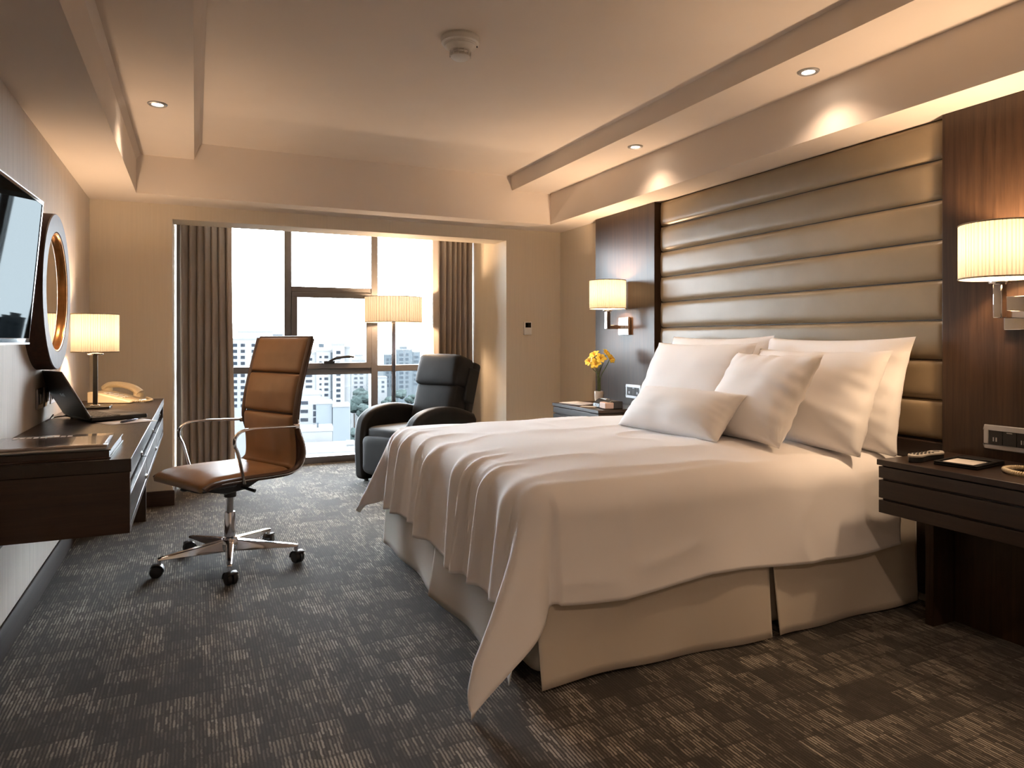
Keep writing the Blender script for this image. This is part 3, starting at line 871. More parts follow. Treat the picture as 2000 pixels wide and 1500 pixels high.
# ------------------------------------------------------------------ desk (front faces +x)
DX0, DX1, DY0, DY1, DZ = XL+0.004, -0.185, 2.52, 5.06, 0.775
t = thing('desk', 'long dark wood wall desk with two rows of drawers', 'desk', (DX0, DY0, 0))
DW, DL = DX1-DX0, DY1-DY0
box_part('top', M['wood_y'], t, (0, DW, 0, DL, DZ-0.042, DZ), 0.002)
box_part('end_panel', M['wood_x'], t, (0, DW-0.004, 0.002, 0.032, 0.538, DZ-0.042), 0.002)
box_part('end_panel', M['wood_x'], t, (0, DW-0.004, DL-0.032, DL-0.002, 0.538, DZ-0.042), 0.002)
box_part('bottom_rail', M['wood_y'], t, (0, DW-0.004, 0.032, DL-0.032, 0.538, 0.562), 0.002)
box_part('carcass', M['groove'], t, (0, DW-0.045, 0.032, DL-0.032, 0.562, DZ-0.042), 0.001)
nc = 3
for c in range(nc):
    y0 = 0.036 + (DL-0.072)/nc*c; y1 = y0 + (DL-0.072)/nc - 0.014
    for (z0, z1, out) in ((0.668, 0.712, -0.020), (0.572, 0.655, -0.004)):
        d = box_part('drawer', M['wood_y'], t, (DW-0.046, DW+out, y0, y1, z0, z1), 0.002)
        box_part('pull_tab', M['chrome'], d, (DW+out, DW+out+0.006, y1-0.10, y1-0.045, z0+0.004, z0+0.018), 0.001)
box_part('leg_panel', M['wood_z'], t, (0.0, DW-0.10, DL-0.06, DL-0.02, 0, 0.538), 0.002)
box_part('back_cleat', M['wood_y'], t, (0, 0.02, 0.05, DL-0.07, 0.42, 0.538), 0.002)

# desk lamp
t = thing('desk_lamp', 'lit desk lamp with pleated drum shade and square base', 'desk lamp', (-0.503, 4.47, DZ))
M['dark_metal'] = basic('dark_bronze_metal', (0.10, 0.095, 0.085), 0.3, metal=0.8)
box_part('base', M['dark_metal'], t, (-0.075, 0.075, -0.075, 0.075, 0, 0.014), 0.003)
box_part('collar', M['chrome'], t, (-0.022, 0.022, -0.022, 0.022, 0.014, 0.020), 0.002)
box_part('stem', M['dark_metal'], t, (-0.0115, 0.0115, -0.0115, 0.0115, 0.020, 0.295), 0.002)
MB().lathe([(0.038, 0.296), (0.040, 0.299), (0.040, 0.303), (0.02, 0.305)], 28).build('shade_seat', M['chrome'], t)
MB().lathe([(0.016, 0.305), (0.016, 0.345)], 20).build('lamp_holder', M['white_plastic'], t)
MB().ellipsoid((0, 0, 0.385), 0.020, 0.020, 0.036).build('bulb', M['bulb'], t)
shade_parts(t, 0.115, 0.212, 0.416)
point_lamp(t, (0, 0, 0.43), P_DESK)

# telephone ------------------------------------------------------- local +x = front edge of the phone
def telephone(label, loc, rz):
    t = thing('telephone', label, 'telephone', loc, rz, 'cream desk telephones')
    MB().prism([(-0.10, 0.0), (0.11, 0.0), (0.11, 0.012), (-0.07, 0.062), (-0.10, 0.062)], -0.085, 0.085).build('body', M['cream'], t, bevel=0.006, seg=3)
    sl = math.atan2(0.05, 0.18)
    for i in range(4):
        for j in range(3):
            x = -0.030 + i*0.026; z = 0.062 - (x+0.07)*math.tan(sl)
            MB().box(-0.008, 0.008, -0.008, 0.008, 0, 0.004).build('key', M['white_plastic'], t, bevel=0.0015, loc=(x, -0.045+j*0.026, z+0.0005), rot=(0, sl, 0))
    path = smooth_path([(-0.088, 0.058, 0.070), (-0.060, 0.058, 0.092), (0.0, 0.058, 0.092), (0.055, 0.058, 0.074), (0.088, 0.058, 0.046)], 6)
    hs = MB().tube(path, [0.019+0.005*abs(2*i/24-1) for i in range(25)], 12, flat=(1.25, 0.85)).build('handset', M['cream'], t)
    MB().lathe([(0.024, -0.016), (0.026, 0.0), (0.022, 0.012)], 24, M=Matrix.Translation(Vector((-0.078, 0.058, 0.068)))).build('earpiece', M['cream'], hs)
    MB().lathe([(0.024, -0.014), (0.026, 0.0), (0.022, 0.012)], 24, M=Matrix.Translation(Vector((0.082, 0.058, 0.042))) @ Matrix.Rotation(sl, 4, 'Y')).build('mouthpiece', M['cream'], hs)
    return t
def coil(name, parent, path, rc, rw, turns, mat):
    P = smooth_path(path, 10)
    L = [0]
    for i in range(1, len(P)): L.append(L[-1]+(P[i]-P[i-1]).length)
    pts = []
    n = turns*8
    k = 0
    for i in range(n+1):
        s = L[-1]*i/n
        while k < len(L)-2 and L[k+1] < s: k += 1
        f = (s-L[k])/max(1e-9, L[k+1]-L[k]); p = P[k].lerp(P[k+1], f); d = (P[k+1]-P[k]).normalized()
        a = d.cross(Vector((0,0,1))).normalized(); b = a.cross(d)
        th = 2*PI*i/8
        pts.append(p + a*(rc*math.cos(th)) + b*(rc*math.sin(th)))
    return MB().tube(pts, rw, 5).build(name, mat, parent, angle=80)
tp = telephone('cream desk telephone with handset, behind the desk lamp', (-0.435, 4.86, DZ), R(-24))
tp.scale = (1.22, 1.15, 1.1)
coil('cord', tp, [(0.10, -0.06, 0.012), (0.155, -0.05, 0.010), (0.165, 0.02, 0.010), (0.12, 0.06, 0.02)], 0.0055, 0.0022, 30, M['cream'])
tp = telephone('cream bedside telephone beyond the right edge, its coiled cord in view', (2.66, 1.295, NZ), R(180))
coil('cord', tp, [(0.06, -0.10, 0.012), (0.10, -0.16, 0.010), (0.055, -0.235, 0.010), (-0.01, -0.242, 0.010), (-0.06, -0.20, 0.010), (-0.09, -0.10, 0.014)], 0.0062, 0.0030, 56, M['cream'])

# laptop ----------------------------------------------------------- local +x towards the user, hinge at x=0
t = thing('laptop', 'open black laptop on the desk, lid leaning to the wall', 'laptop', (-0.502, 3.825, DZ), R(26))
LW, LD = 0.33, 0.245
deck = box_part('deck', M['black'], t, (0, LD, -LW/2, LW/2, 0.006, 0.024), 0.004, 3)
M['key'] = basic('keyboard_keys', (0.035, 0.034, 0.034), 0.45)
kb = MB()
for i in range(5):
    for j in range(14):
        kb.box(0.028+i*0.021, 0.028+i*0.021+0.017, -0.148+j*0.0212, -0.148+j*0.0212+0.0178, 0.024, 0.0262)
kb.build('keyboard', M['key'], deck, smooth=False)
M['palm'] = basic('palm_rest', (0.17, 0.16, 0.15), 0.4, metal=0.3)
box_part('palm_rest', M['palm'], deck, (0.140, 0.236, -0.155, 0.155, 0.024, 0.0246), 0.0003)
box_part('touchpad', M['black'], deck, (0.152, 0.226, -0.05, 0.05, 0.0246, 0.0252), 0.0003)
for yy in (-0.13, 0.13):
    MB().tube([(0.004, yy-0.02, 0.024), (0.004, yy+0.02, 0.024)], 0.008, 12).build('hinge', M['grey_metal'], t)
    for xx in (0.02, LD-0.03):
        MB().lathe([(0.007, 0), (0.008, 0.006)], 10, (xx, yy, 0)).build('rubber_foot', M['black'], deck)
ang = R(-29)
Ml = Matrix.Translation(Vector((0.002, 0, 0.024))) @ Matrix.Rotation(ang, 4, 'Y')
lid = MB().box(-0.009, 0.0, -LW/2, LW/2, 0.0, 0.245, Ml).build('lid', M['palm'], t, bevel=0.003)
MB().box(0.0, 0.001, -LW/2+0.012, LW/2-0.012, 0.018, 0.235, Ml).build('display', M['black_gloss'], lid, smooth=False)
lg = MB()
for q in range(5):
    lg.box(-0.0097, -0.009, -0.026+q*0.011+(0.003 if q % 2 else 0), -0.026+q*0.011+0.008, 0.110+(0.004 if q % 2 else 0), 0.128-(q % 3)*0.003, Ml)
lg.build('logo', M['grey_metal'], lid, smooth=False)
lc = MB().tube(smooth_path([(-0.005, 0.12, 0.014), (-0.04, 0.16, 0.008), (-0.075, 0.12, 0.006), (-0.085, 0.05, 0.03)], 6), 0.003, 6).build('power_cable', M['black'], t)

# paper, pen, magazine
t = thing('sheet_of_paper', 'white sheet of paper on the desk under the pen', 'paper', (-0.285, 3.66, DZ), R(30))
MB().grid(lambda u, v: (-0.105+0.21*u, -0.074+0.148*v, 0.0012+0.001*math.sin(u*3)), 8, 6).build('sheet', M['paper'], t, solid=0.0008)
t = thing('pen', 'slim silver and dark pen lying on the sheet of paper', 'pen', (-0.275, 3.645, DZ+0.008), R(62))
MB().tube([(-0.065, 0, 0), (-0.055, 0, 0), (0.045, 0, 0), (0.066, 0, 0)], [0.0025, 0.0052, 0.0048, 0.001], 12).build('barrel', basic('pen_blue', (0.10, 0.12, 0.18), 0.2, metal=0.6), t)
MB().box(-0.060, -0.020, -0.0012, 0.0012, 0.0050, 0.0066).build('clip', M['chrome'], t)
t = thing('leather_folder', 'dark hotel folder lying on the near end of the desk', 'folder', (-0.43, 2.755, DZ), R(0))
box_part('lower_cover', M['tan_dark'], t, (-0.185, 0.185, -0.20, 0.215, 0.0, 0.004), 0.001)
box_part('pages', M['wood_x'], t, (-0.18, 0.180, -0.195, 0.210, 0.004, 0.024), 0.001)
box_part('upper_cover', M['black'], t, (-0.185, 0.185, -0.20, 0.215, 0.024, 0.028), 0.001)
def mag():
    n = NT('magazine_cover')
    v = n.coords()
    sx = n.add('ShaderNodeSeparateXYZ'); n.link(v, sx.inputs[0])
    gx = n.math('DIVIDE', n.math('ADD', sx.outputs[0], 0.02), 0.10); gy = n.math('DIVIDE', n.math('SUBTRACT', sx.outputs[1], -0.02), 0.085)
    rr = n.math('SQRT', n.math('ADD', n.math('MULTIPLY', gx, gx), n.math('MULTIPLY', gy, gy)))
    f = n.noise(v, 18, 4)
    rr = n.math('ADD', rr, n.math('MULTIPLY', f, 0.25))
    c = n.ramp(rr, [(0.0, (0.10, 0.055, 0.035)), (0.45, (0.16, 0.10, 0.07)), (0.62, (0.05, 0.03, 0.022)), (0.95, (0.045, 0.03, 0.024)), (1.0, (0.30, 0.24, 0.20))])
    n.link(c, n.b.inputs['Base Color']); n.b.inputs['Roughness'].default_value = 0.16
    n.b.inputs['Coat Weight'].default_value = 0.6
    return n.m
t = thing('magazine', 'glossy magazine with a round brown picture, on top of the folder', 'magazine', (-0.435, 2.755, DZ+0.0282), R(2))
MB().grid(lambda u, v: (-0.170+0.34*u, -0.185+0.37*v, 0.007+0.002*math.sin(PI*u)), 12, 6).build('cover', mag(), t, solid=0.001)
box_part('pages', M['paper'], t, (-0.168, 0.168, -0.183, 0.183, 0.0, 0.006), 0.0008)
tt = MB()
rnd = random.Random(4)
for q in range(9):
    tt.box(-0.13+q*0.02, -0.13+q*0.02+0.014, 0.120, 0.150, 0.0088, 0.0093)
tt.build('title_strip', M['paper'], t, smooth=False)

# sockets above the desk
def socket(label, y0, z0, plug):
    t = thing('wall_socket', label, 'socket', (XL, y0, z0), 0, 'wall sockets above the desk')
    box_part('plate', M['grey_metal'], t, (0, 0.010, 0, 0.118, 0, 0.092), 0.003)
    box_part('insert', M['black'], t, (0.010, 0.013, 0.028, 0.090, 0.020, 0.072), 0.001)
    box_part('rocker', M['grey_metal'], t, (0.012, 0.015, 0.032, 0.054, 0.026, 0.066), 0.001)
    if plug:
        box_part('plug', M['white_plastic'], t, (0.013, 0.050, 0.045, 0.085, 0.025, 0.062), 0.006, 3)
        MB().tube(smooth_path([(0.05, 0.065, 0.044), (0.075, 0.05, 0.03), (0.07, -0.01, -0.05), (0.03, -0.05, -0.060), (0.02, -0.20, -0.062)], 6), 0.0032, 8).build('cable', M['white_plastic'], t)
    return t
socket('silver wall socket above the desk, first from the television', 3.69, 0.842, False)
socket('silver wall socket above the desk, middle of three', 3.845, 0.842, False)
socket('silver wall socket above the desk with a white plug, beside the laptop', 4.00, 0.842, True)

# ------------------------------------------------------------------ mirror
t = thing('round_mirror', 'round wall mirror in a thick dark wood frame above the desk', 'mirror', (XL, 3.75, 1.37))
Mm = Matrix.Rotation(R(90), 4, 'Y')
MB().lathe([(0.352, 0.0), (0.352, 0.072), (0.348, 0.076), (0.272, 0.076), (0.268, 0.072), (0.268, 0.0)], 96, cap0=False, cap1=False, M=Mm).build('frame', M['walnut'], t)
MB().lathe([(0.268, 0.074), (0.263, 0.072), (0.261, 0.066), (0.262, 0.064), (0.260, 0.052)], 96, cap0=False, cap1=False, M=Mm).build('inner_band', M['bronze'], t)  # inner side of the wood frame, lamp glow painted in its colour
MB().lathe([(0.262, 0.048), (0.262, 0.053)], 96, M=Mm).build('glass', M['mirror'], t)

# ------------------------------------------------------------------ television
t = thing('television', 'wall mounted flat television tilted down above the desk', 'television', (-0.590, 2.09, 1.14), R(-2.3))
Mt = Matrix.Rotation(R(5.0), 4, 'Y')
TW, TH = 0.94, 0.515
body = MB().box(-0.030, 0.0, 0, TW, 0, TH, Mt).box(-0.045, -0.030, 0.2, TW-0.2, 0.1, TH-0.12, Mt)
body.build('housing', M['black'], t, bevel=0.003)
bz = MB()
bz.box(0.0, 0.004, 0, TW, 0, 0.018, Mt).box(0.0, 0.004, 0, TW, TH-0.010, TH, Mt).box(0.0, 0.004, 0, 0.010, 0.018, TH-0.010, Mt).box(0.0, 0.004, TW-0.010, TW, 0.018, TH-0.010, Mt)
bz.build('bezel', M['black_gloss'], t, bevel=0.001)
MB().box(0.0, 0.002, 0.010, TW-0.010, 0.018, TH-0.010, Mt).build('screen', M['screen'], t, smooth=False)
MB().box(0.0015, 0.0055, 0, TW, -0.003, 0.003, Mt).build('trim_strip', M['grey_metal'], t)
MB().box(-0.002, 0.005, 0, TW, TH-0.001, TH+0.002, Mt).build('trim_strip', M['grey_metal'], t)
MB().box(-0.052, -0.044, 0.30, 0.64, 0.16, 0.42).box(-0.044, -0.006, 0.34, 0.38, 0.22, 0.26).box(-0.044, -0.006, 0.56, 0.60, 0.22, 0.26).build('wall_bracket', M['black'], t)

# ------------------------------------------------------------------ office chair (local +x forward)
oc = thing('office_chair', 'tan leather high-back office chair on chrome five-star base', 'office chair', (0.164, 3.884, 0), R(207.4))
SP = smooth_path([(0.275, 0.438), (0.262, 0.462), (0.20, 0.478), (0.05, 0.480), (-0.12, 0.476), (-0.215, 0.486), (-0.258, 0.530), (-0.262, 0.600), (-0.232, 0.690), (-0.222, 0.760), (-0.245, 0.900), (-0.285, 1.050), (-0.318, 1.162)] if False else
    [(0.275, 0.0, 0.438), (0.262, 0, 0.462), (0.20, 0, 0.478), (0.05, 0, 0.480), (-0.12, 0, 0.476), (-0.215, 0, 0.486), (-0.258, 0, 0.530), (-0.262, 0, 0.600), (-0.232, 0, 0.690), (-0.222, 0, 0.760), (-0.245, 0, 0.900), (-0.285, 0, 1.050), (-0.318, 0, 1.165)], 8)
RP = SP
SP = smooth_path([(0.275, 0.0, 0.438), (0.262, 0, 0.462), (0.20, 0, 0.478), (0.05, 0, 0.480), (-0.12, 0, 0.476), (-0.205, 0, 0.484), (-0.232, 0, 0.520), (-0.234, 0, 0.600), (-0.226, 0, 0.690), (-0.226, 0, 0.760), (-0.247, 0, 0.900), (-0.287, 0, 1.050), (-0.320, 0, 1.165)], 8)
SL = [0]
for i in range(1, len(SP)): SL.append(SL[-1]+(SP[i]-SP[i-1]).length)
def sp(s):
    s = max(0, min(SL[-1]-1e-6, s)); k = 0
    while SL[k+1] < s: k += 1
    f = (s-SL[k])/(SL[k+1]-SL[k]); p = SP[k].lerp(SP[k+1], f)
    d = (SP[min(k+2, len(SP)-1)]-SP[max(0, k-1)]).normalized()
    n = Vector((-d.z, 0, d.x))           # turned towards the sitter
    if n.x < 0 and n.z < 0.3: n = -n
    return p, n
def find_s(z):
    for k in range(40, len(SP)-1):
        if SP[k].z <= z <= SP[k+1].z and SP[k].x < -0.15:
            return SL[k] + (z-SP[k].z)/(SP[k+1].z-SP[k].z)*(SL[k+1]-SL[k])
    return SL[-1]
def pad(name, s0, s1, w, th, mat, parent, wrinkle=0.0, seed=0):
    mb = MB()
    def mk(sgn):
        def fn(a, b):
            u = a; v = 2*b-1
            p, n = sp(s0+(s1-s0)*u)
            if n.z < -0.2: n = -n
            L = s1-s0
            eu = min(u, 1-u)*L; ev = (1-abs(v))*w/2
            k = math.sqrt(max(0, 1-(1-min(1, eu/0.022))**2))*math.sqrt(max(0, 1-(1-min(1, ev/0.028))**2))
            k2 = min(1, eu/0.10)*min(1, ev/0.14)
            wr = wrinkle*noise.noise(Vector((v*3.4+seed, u*1.3+v*1.4, seed)))*k2 if sgn > 0 else 0
            h = (th*(0.55+0.45*k2)*k + wr) if sgn > 0 else 0.0
            q = p + n*(h) - n*(0.012 if sgn < 0 else 0)*k
            return (q.x, v*w/2, q.z)
        return fn
    mb.grid(mk(1), 36, 36); mb.grid(mk(-1), 36, 36)
    return mb.build(name, mat, parent, angle=80)
sA, sB, sC = find_s(0.515), find_s(0.765), find_s(0.975)
seat_o = pad('seat', 0.0, sA-0.055, 0.475, 0.034, M['tan'], oc, 0.003, 2)
for s0, s1, sd in ((sA-0.045, sB-0.003, 3), (sB+0.003, sC-0.003, 5), (sC+0.003, SL[-1], 8)):
    pad('back_cushion', s0, s1, 0.465, 0.030, M['tan'], oc, 0.0045, sd)
# under/back shell and side rails following the same curve
def shell(a, b):
    p, n = sp(0.03+(SL[-1]-0.03)*a)
    if n.z < -0.2: n = -n
    return (p.x-n.x*0.012, (2*b-1)*0.242, p.z-n.z*0.012)
MB().grid(shell, 70, 6).build('back_shell', M['tan_dark'], oc, solid=0.012, angle=80)
for sg in (-1, 1):
    pts = [(q.x, sg*0.243, q.z-0.002) for q in RP[6:]]
    MB().tube(pts, 0.0125, 10, flat=(0.75, 1.5), up=(0,1,0)).build('side_rail', M['tan_dark'], oc)
    rp = [(q.x-0.012, sg*0.250, q.z-0.008) for q in RP[16:72]]
    MB().tube(rp, 0.006, 8).build('chrome_rail', M['alu'], oc)
    arm = smooth_path([(-0.230, sg*0.258, 0.706), (-0.12, sg*0.266, 0.712), (0.0, sg*0.270, 0.718), (0.085, sg*0.270, 0.714), (0.124, sg*0.270, 0.690), (0.132, sg*0.270, 0.650), (0.112, sg*0.268, 0.600), (0.085, sg*0.262, 0.500), (0.072, sg*0.256, 0.455)], 6)
    MB().tube(arm, 0.0118, 12, flat=(0.6, 1.0), up=(0,1,0)).build('armrest', M['chrome'], oc)
    box_part('arm_bolt', M['chrome'], oc, (-0.236, -0.208, sg*0.256-0.010, sg*0.256+0.010, 0.694, 0.718), 0.003)
top_r = MB().tube([(SP[-1].x-0.008, -0.24, SP[-1].z), (SP[-1].x-0.008, 0.24, SP[-1].z)], 0.010, 10)
top_r.build('top_rail', M['tan_dark'], oc)
# mechanism
mech = MB().prism([(0.17, 0.405), (0.19, 0.425), (0.17, 0.448), (-0.14, 0.448), (-0.16, 0.435), (-0.05, 0.385), (0.06, 0.375)], -0.075, 0.075)
mo = mech.build('tilt_mechanism', M['black'], oc, bevel=0.006)
MB().box(0.06, 0.18, -0.17, 0.17, 0.430, 0.462).box(-0.16, -0.06, -0.18, 0.18, 0.440, 0.462).build('seat_plate', M['black'], oc, bevel=0.006)
for q in (-0.13, 0.13):
    MB().tube([(0.12, q, 0.445), (-0.18, q*1.3, 0.452)], 0.012, 8).build('seat_bracket', M['black'], oc)
lv = MB().tube(smooth_path([(0.03, -0.05, 0.395), (0.05, -0.15, 0.355), (0.07, -0.21, 0.350), (0.09, -0.27, 0.358)], 5), 0.006, 8).build('lever', M['black'], oc)
MB().ellipsoid((0.095, -0.285, 0.359), 0.020, 0.026, 0.012).build('lever_knob', M['black'], lv)
MB().tube([(-0.02, 0.07, 0.40), (-0.05, 0.15, 0.385)], [0.006, 0.009], 8).build('tension_knob', M['black'], oc)
MB().lathe([(0.030, 0.345), (0.030, 0.385)], 24).build('column_collar', M['black'], oc)
MB().lathe([(0.0165, 0.225), (0.0165, 0.35)], 24).build('gas_lift', M['grey_metal'], oc)
MB().lathe([(0.036, 0.125), (0.036, 0.138), (0.028, 0.142), (0.026, 0.262), (0.024, 0.268)], 28).build('column', M['chrome'], oc)
MB().lathe([(0.046, 0.072), (0.050, 0.085), (0.050, 0.115), (0.042, 0.130)], 28).build('hub', M['alu'], oc)
base_rot = R(-93) - R(207.4)
wheel_mb = None
for k in range(5):
    a = base_rot + k*2*PI/5
    Ma = Matrix.Rotation(a, 4, 'Z')
    def sect(x, w, z0, z1): return [Ma @ Vector((x, -w, z0)), Ma @ Vector((x, w, z0)), Ma @ Vector((x, w*0.75, z1)), Ma @ Vector((x, -w*0.75, z1))]
    secs = [sect(0.03, 0.026, 0.070, 0.128), sect(0.12, 0.023, 0.072, 0.118), sect(0.25, 0.018, 0.078, 0.104), sect(0.325, 0.015, 0.080, 0.096), sect(0.345, 0.013, 0.080, 0.092)]
    mb = MB(); vs_ = [p for s in secs for p in s]; fs_ = []
    for i in range(len(secs)-1):
        for j in range(4):
            fs_.append((i*4+j, i*4+(j+1) % 4, (i+1)*4+(j+1) % 4, (i+1)*4+j))
    fs_ += [(0,1,2,3), tuple(len(vs_)-4+j for j in (3,2,1,0))]
    mb.add(vs_, fs_)
    lg = mb.build('base_leg', M['chrome'], oc, bevel=0.004)
    mb = MB().lathe([(0.010, 0.060), (0.010, 0.084)], 14, M=Ma @ Matrix.Translation(Vector((0.335, 0, 0))))
    mb.build('caster_stem', M['chrome'], lg)
    ca = a + [0.5, -0.7, 0.3, 1.2, -0.3][k]
    Mc = Matrix.Translation(Ma @ Vector((0.335, 0, 0.030))) @ Matrix.Rotation(ca, 4, 'Z')
    for sg in (-1, 1):
        MB().lathe([(0.012, -0.0105), (0.026, -0.010), (0.030, -0.004), (0.030, 0.004), (0.026, 0.010), (0.012, 0.0105)], 24,
                   M=Mc @ Matrix.Translation(Vector((0.012, sg*0.0135, 0))) @ Matrix.Rotation(R(90), 4, 'X')).build('caster_wheel', M['black'], lg)
    def hood(u, v):
        an = -0.3 + 2.5*u
        return Mc @ Vector((0.012-0.0345*math.cos(an+0.2), (2*v-1)*0.026, 0.0345*math.sin(an+0.2)))
    MB().grid(hood, 10, 4).build('caster_hood', M['black'], lg, solid=0.002)

# ------------------------------------------------------------------ recliner (local +x forward)
rc = thing('recliner', 'black leather recliner armchair beside the window', 'armchair', (1.690, 5.585, 0), R(206))
rc.scale = (0.91, 0.91, 1.0)
L_ = M['black_leather']
for sg in (-1, 1):
    prof_ = smooth_path([(0.425, 0, 0.02), (0.440, 0, 0.30), (0.425, 0, 0.46), (0.375, 0, 0.545), (0.25, 0, 0.602), (0.05, 0, 0.622), (-0.15, 0, 0.600), (-0.33, 0, 0.545)], 6)
    poly = [(p.x, p.z) for p in prof_] + [(-0.36, 0.50), (-0.36, 0.02)]
    y0 = sg*0.26; y1 = sg*0.395
    ao = MB().prism(poly, min(y0, y1), max(y0, y1)).build('arm', L_, rc, bevel=0.040, seg=5, angle=70)
def cushion(name, parent, c, size, rot, puff, mat=L_, wr=0.006, seed=0, n=26):
    """pillow-like box: size = full (x, y, z)"""
    sx, sy, sz = size[0]/2, size[1]/2, size[2]/2
    Mx = Matrix.Translation(Vector(c)) @ Matrix.Rotation(rot, 4, 'Y')
    mb = MB()
    def sq(t, e): return math.copysign(abs(t)**e, t)
    nu, nv = n*2, n
    vs_ = []; fs_ = []
    for j in range(nv+1):
        ph = -PI/2 + PI*j/nv
        for i in range(nu):
            th = 2*PI*i/nu
            e = 0.24
            x = sx*sq(math.cos(ph), e)*sq(math.cos(th), e); y = sy*sq(math.sin(ph), e); z = sz*sq(math.cos(ph), e)*sq(math.sin(th), e)
            fx, fy, fz = x/sx, y/sy, z/sz
            x *= 1 + puff*(1-fy*fy)*(1-fz*fz)
            z *= 1 + puff*0.5*(1-fy*fy)*(1-fx*fx)
            x += wr*noise.noise(Vector((fy*3+seed, fz*2.2, seed)))
            vs_.append(Mx @ Vector((x, y, z)))
    for j in range(nv):
        for i in range(nu):
            q = (i+1) % nu
            fs_.append((j*nu+i, j*nu+q, (j+1)*nu+q, (j+1)*nu+i))
    mb.add(vs_, fs_)
    return mb.build(name, mat, parent, angle=80)
cushion('seat_cushion', rc, (0.085, 0, 0.375), (0.66, 0.515, 0.17), 0, 0.02, seed=1)
cushion('footrest', rc, (0.395, 0, 0.235), (0.11, 0.515, 0.30), 0, 0.22, seed=2)
lean = R(-17)
cushion('back_cushion', rc, (-0.250, 0, 0.595), (0.19, 0.53, 0.44), lean, 0.14, seed=3)
hr = cushion('headrest', rc, (-0.318, 0, 0.880), (0.21, 0.560, 0.275), lean, 0.10, seed=4)
MB().box(-0.05, 0.05, -0.285, 0.285, -0.36, 0.36, Matrix.Translation(Vector((-0.385, 0, 0.61))) @ Matrix.Rotation(lean, 4, 'Y')).build('back_panel', L_, rc, bevel=0.030, seg=4)
for sg in (-1, 1):
    MB().box(-0.05, 0.085, sg*0.285-0.018, sg*0.285+0.018, -0.02, 0.275, Matrix.Translation(Vector((-0.365, 0, 0.64))) @ Matrix.Rotation(lean, 4, 'Y')).build('back_wing', L_, rc, bevel=0.015, seg=3)
box_part('underframe', M['black'], rc, (-0.34, 0.36, -0.27, 0.27, 0.075, 0.30), 0.01)
for xx in (-0.28, 0.34):
    for yy in (-0.33, 0.33):
        MB().lathe([(0.020, 0.0), (0.024, 0.05)], 16, (xx, yy, 0)).build('foot', M['black'], rc)

# ------------------------------------------------------------------ the city beyond the window
GZ = -62.0
M['facade'] = basic('white_facade', (0.0640, 0.0660, 0.0680), 0.9, spec=0.0, var=(0.12, 0.03))
M['facade_grey'] = basic('grey_facade', (0.0430, 0.0480, 0.0520), 0.9, spec=0.0, var=(0.1, 0.05))
M['facade_far'] = basic('haze_tinted_facade', (0.0320, 0.0375, 0.0415), 0.9, spec=0.0, var=(0.1, 0.08))  # bluish distance haze mixed into the wall colour
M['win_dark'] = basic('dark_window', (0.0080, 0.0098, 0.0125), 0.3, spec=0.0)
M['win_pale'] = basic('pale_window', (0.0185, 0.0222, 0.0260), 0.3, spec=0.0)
M['roof'] = basic('bright_roof', (0.0560, 0.0570, 0.0580), 0.9, spec=0.0, var=(0.4, 0.03))
M['city_ground'] = basic('street_ground', (0.0200, 0.0220, 0.0230), 0.95, spec=0.0, var=(0.02, 0.2))
M['leaf'] = basic('tree_leaves', (0.0125, 0.0172, 0.0165), 0.9, spec=0.0, var=(0.5, 0.35), bump=(1.2, 0.8, 0.5))  # both leaf colours have pale bluish haze painted in
M['leaf2'] = basic('tree_leaves_pale', (0.0175, 0.0228, 0.0220), 0.9, spec=0.0, var=(0.5, 0.35), bump=(1.2, 0.8, 0.5))
M['trunk'] = basic('tree_trunk', (0.0200, 0.0150, 0.0120), 0.9, spec=0.0)
struct(MB().box(-700, 900, 60, 1500, GZ-1, GZ).build('city_ground', M['city_ground'], smooth=False), 'pale streets far below the window', 'ground')

WIN_MESH = {}
def building(label, x, y, rz, blocks, windows, mat='facade', wmat='win_dark', group=None, extra=()):
    """blocks: (x0,x1,depth0,depth1,ztop) in the building's frame; windows: (x, z_first, n, dz, w, h, face_depth)"""
    t = thing('apartment_building', label, 'building', (x, y, GZ), rz, 'buildings outside the window')
    for b in blocks:
        w = MB().box(b[0], b[1], b[2], b[3], 0, b[4]-GZ).build('block', M[mat], t, smooth=False)
        p = MB().box(b[0]-0.15, b[1]+0.15, b[2]-0.15, b[3]+0.15, b[4]-GZ, b[4]-GZ+0.7).build('parapet', M['roof'], w, smooth=False)
    for (wx, z0, n, dz, w, h, dep) in windows:
        key = (round(w, 2), round(h, 2), wmat)
        if key not in WIN_MESH:
            o = MB().box(-w/2, w/2, -0.12, 0.10, -h/2, h/2).build('window', M[wmat], t, smooth=False)
            WIN_MESH[key] = o.data; first = o
        for k in range(n):
            if k == 0 and WIN_MESH[key].users == 1 and first is not None:
                o = first; first = None
            else:
                o = bpy.data.objects.new('window', WIN_MESH[key]); COL.objects.link(o); o.parent = t
            o.location = (wx, dep, z0-GZ-k*dz)
    for (b, m, nm) in extra:
        MB().box(*b).build(nm, M[m], t, smooth=False)
    return t
r8 = R(-8)
# left tower behind the office chair
building('tall white apartment block at the left, partly behind the curtain and chair', 13.0, 372, r8,
    [(0, 31, 0, 20, 1.6), (6, 22, 4, 16, 5.4)],
    [(5.0, -1.2, 11, 3.0, 1.9, 1.5, 0), (8.6, -1.2, 11, 3.0, 1.9, 1.5, 0), (13.5, -1.2, 11, 3.0, 1.6, 1.4, 0), (19, -1.2, 9, 3.0, 1.9, 1.5, 0), (25, -1.2, 9, 3.0, 1.9, 1.5, 0)])
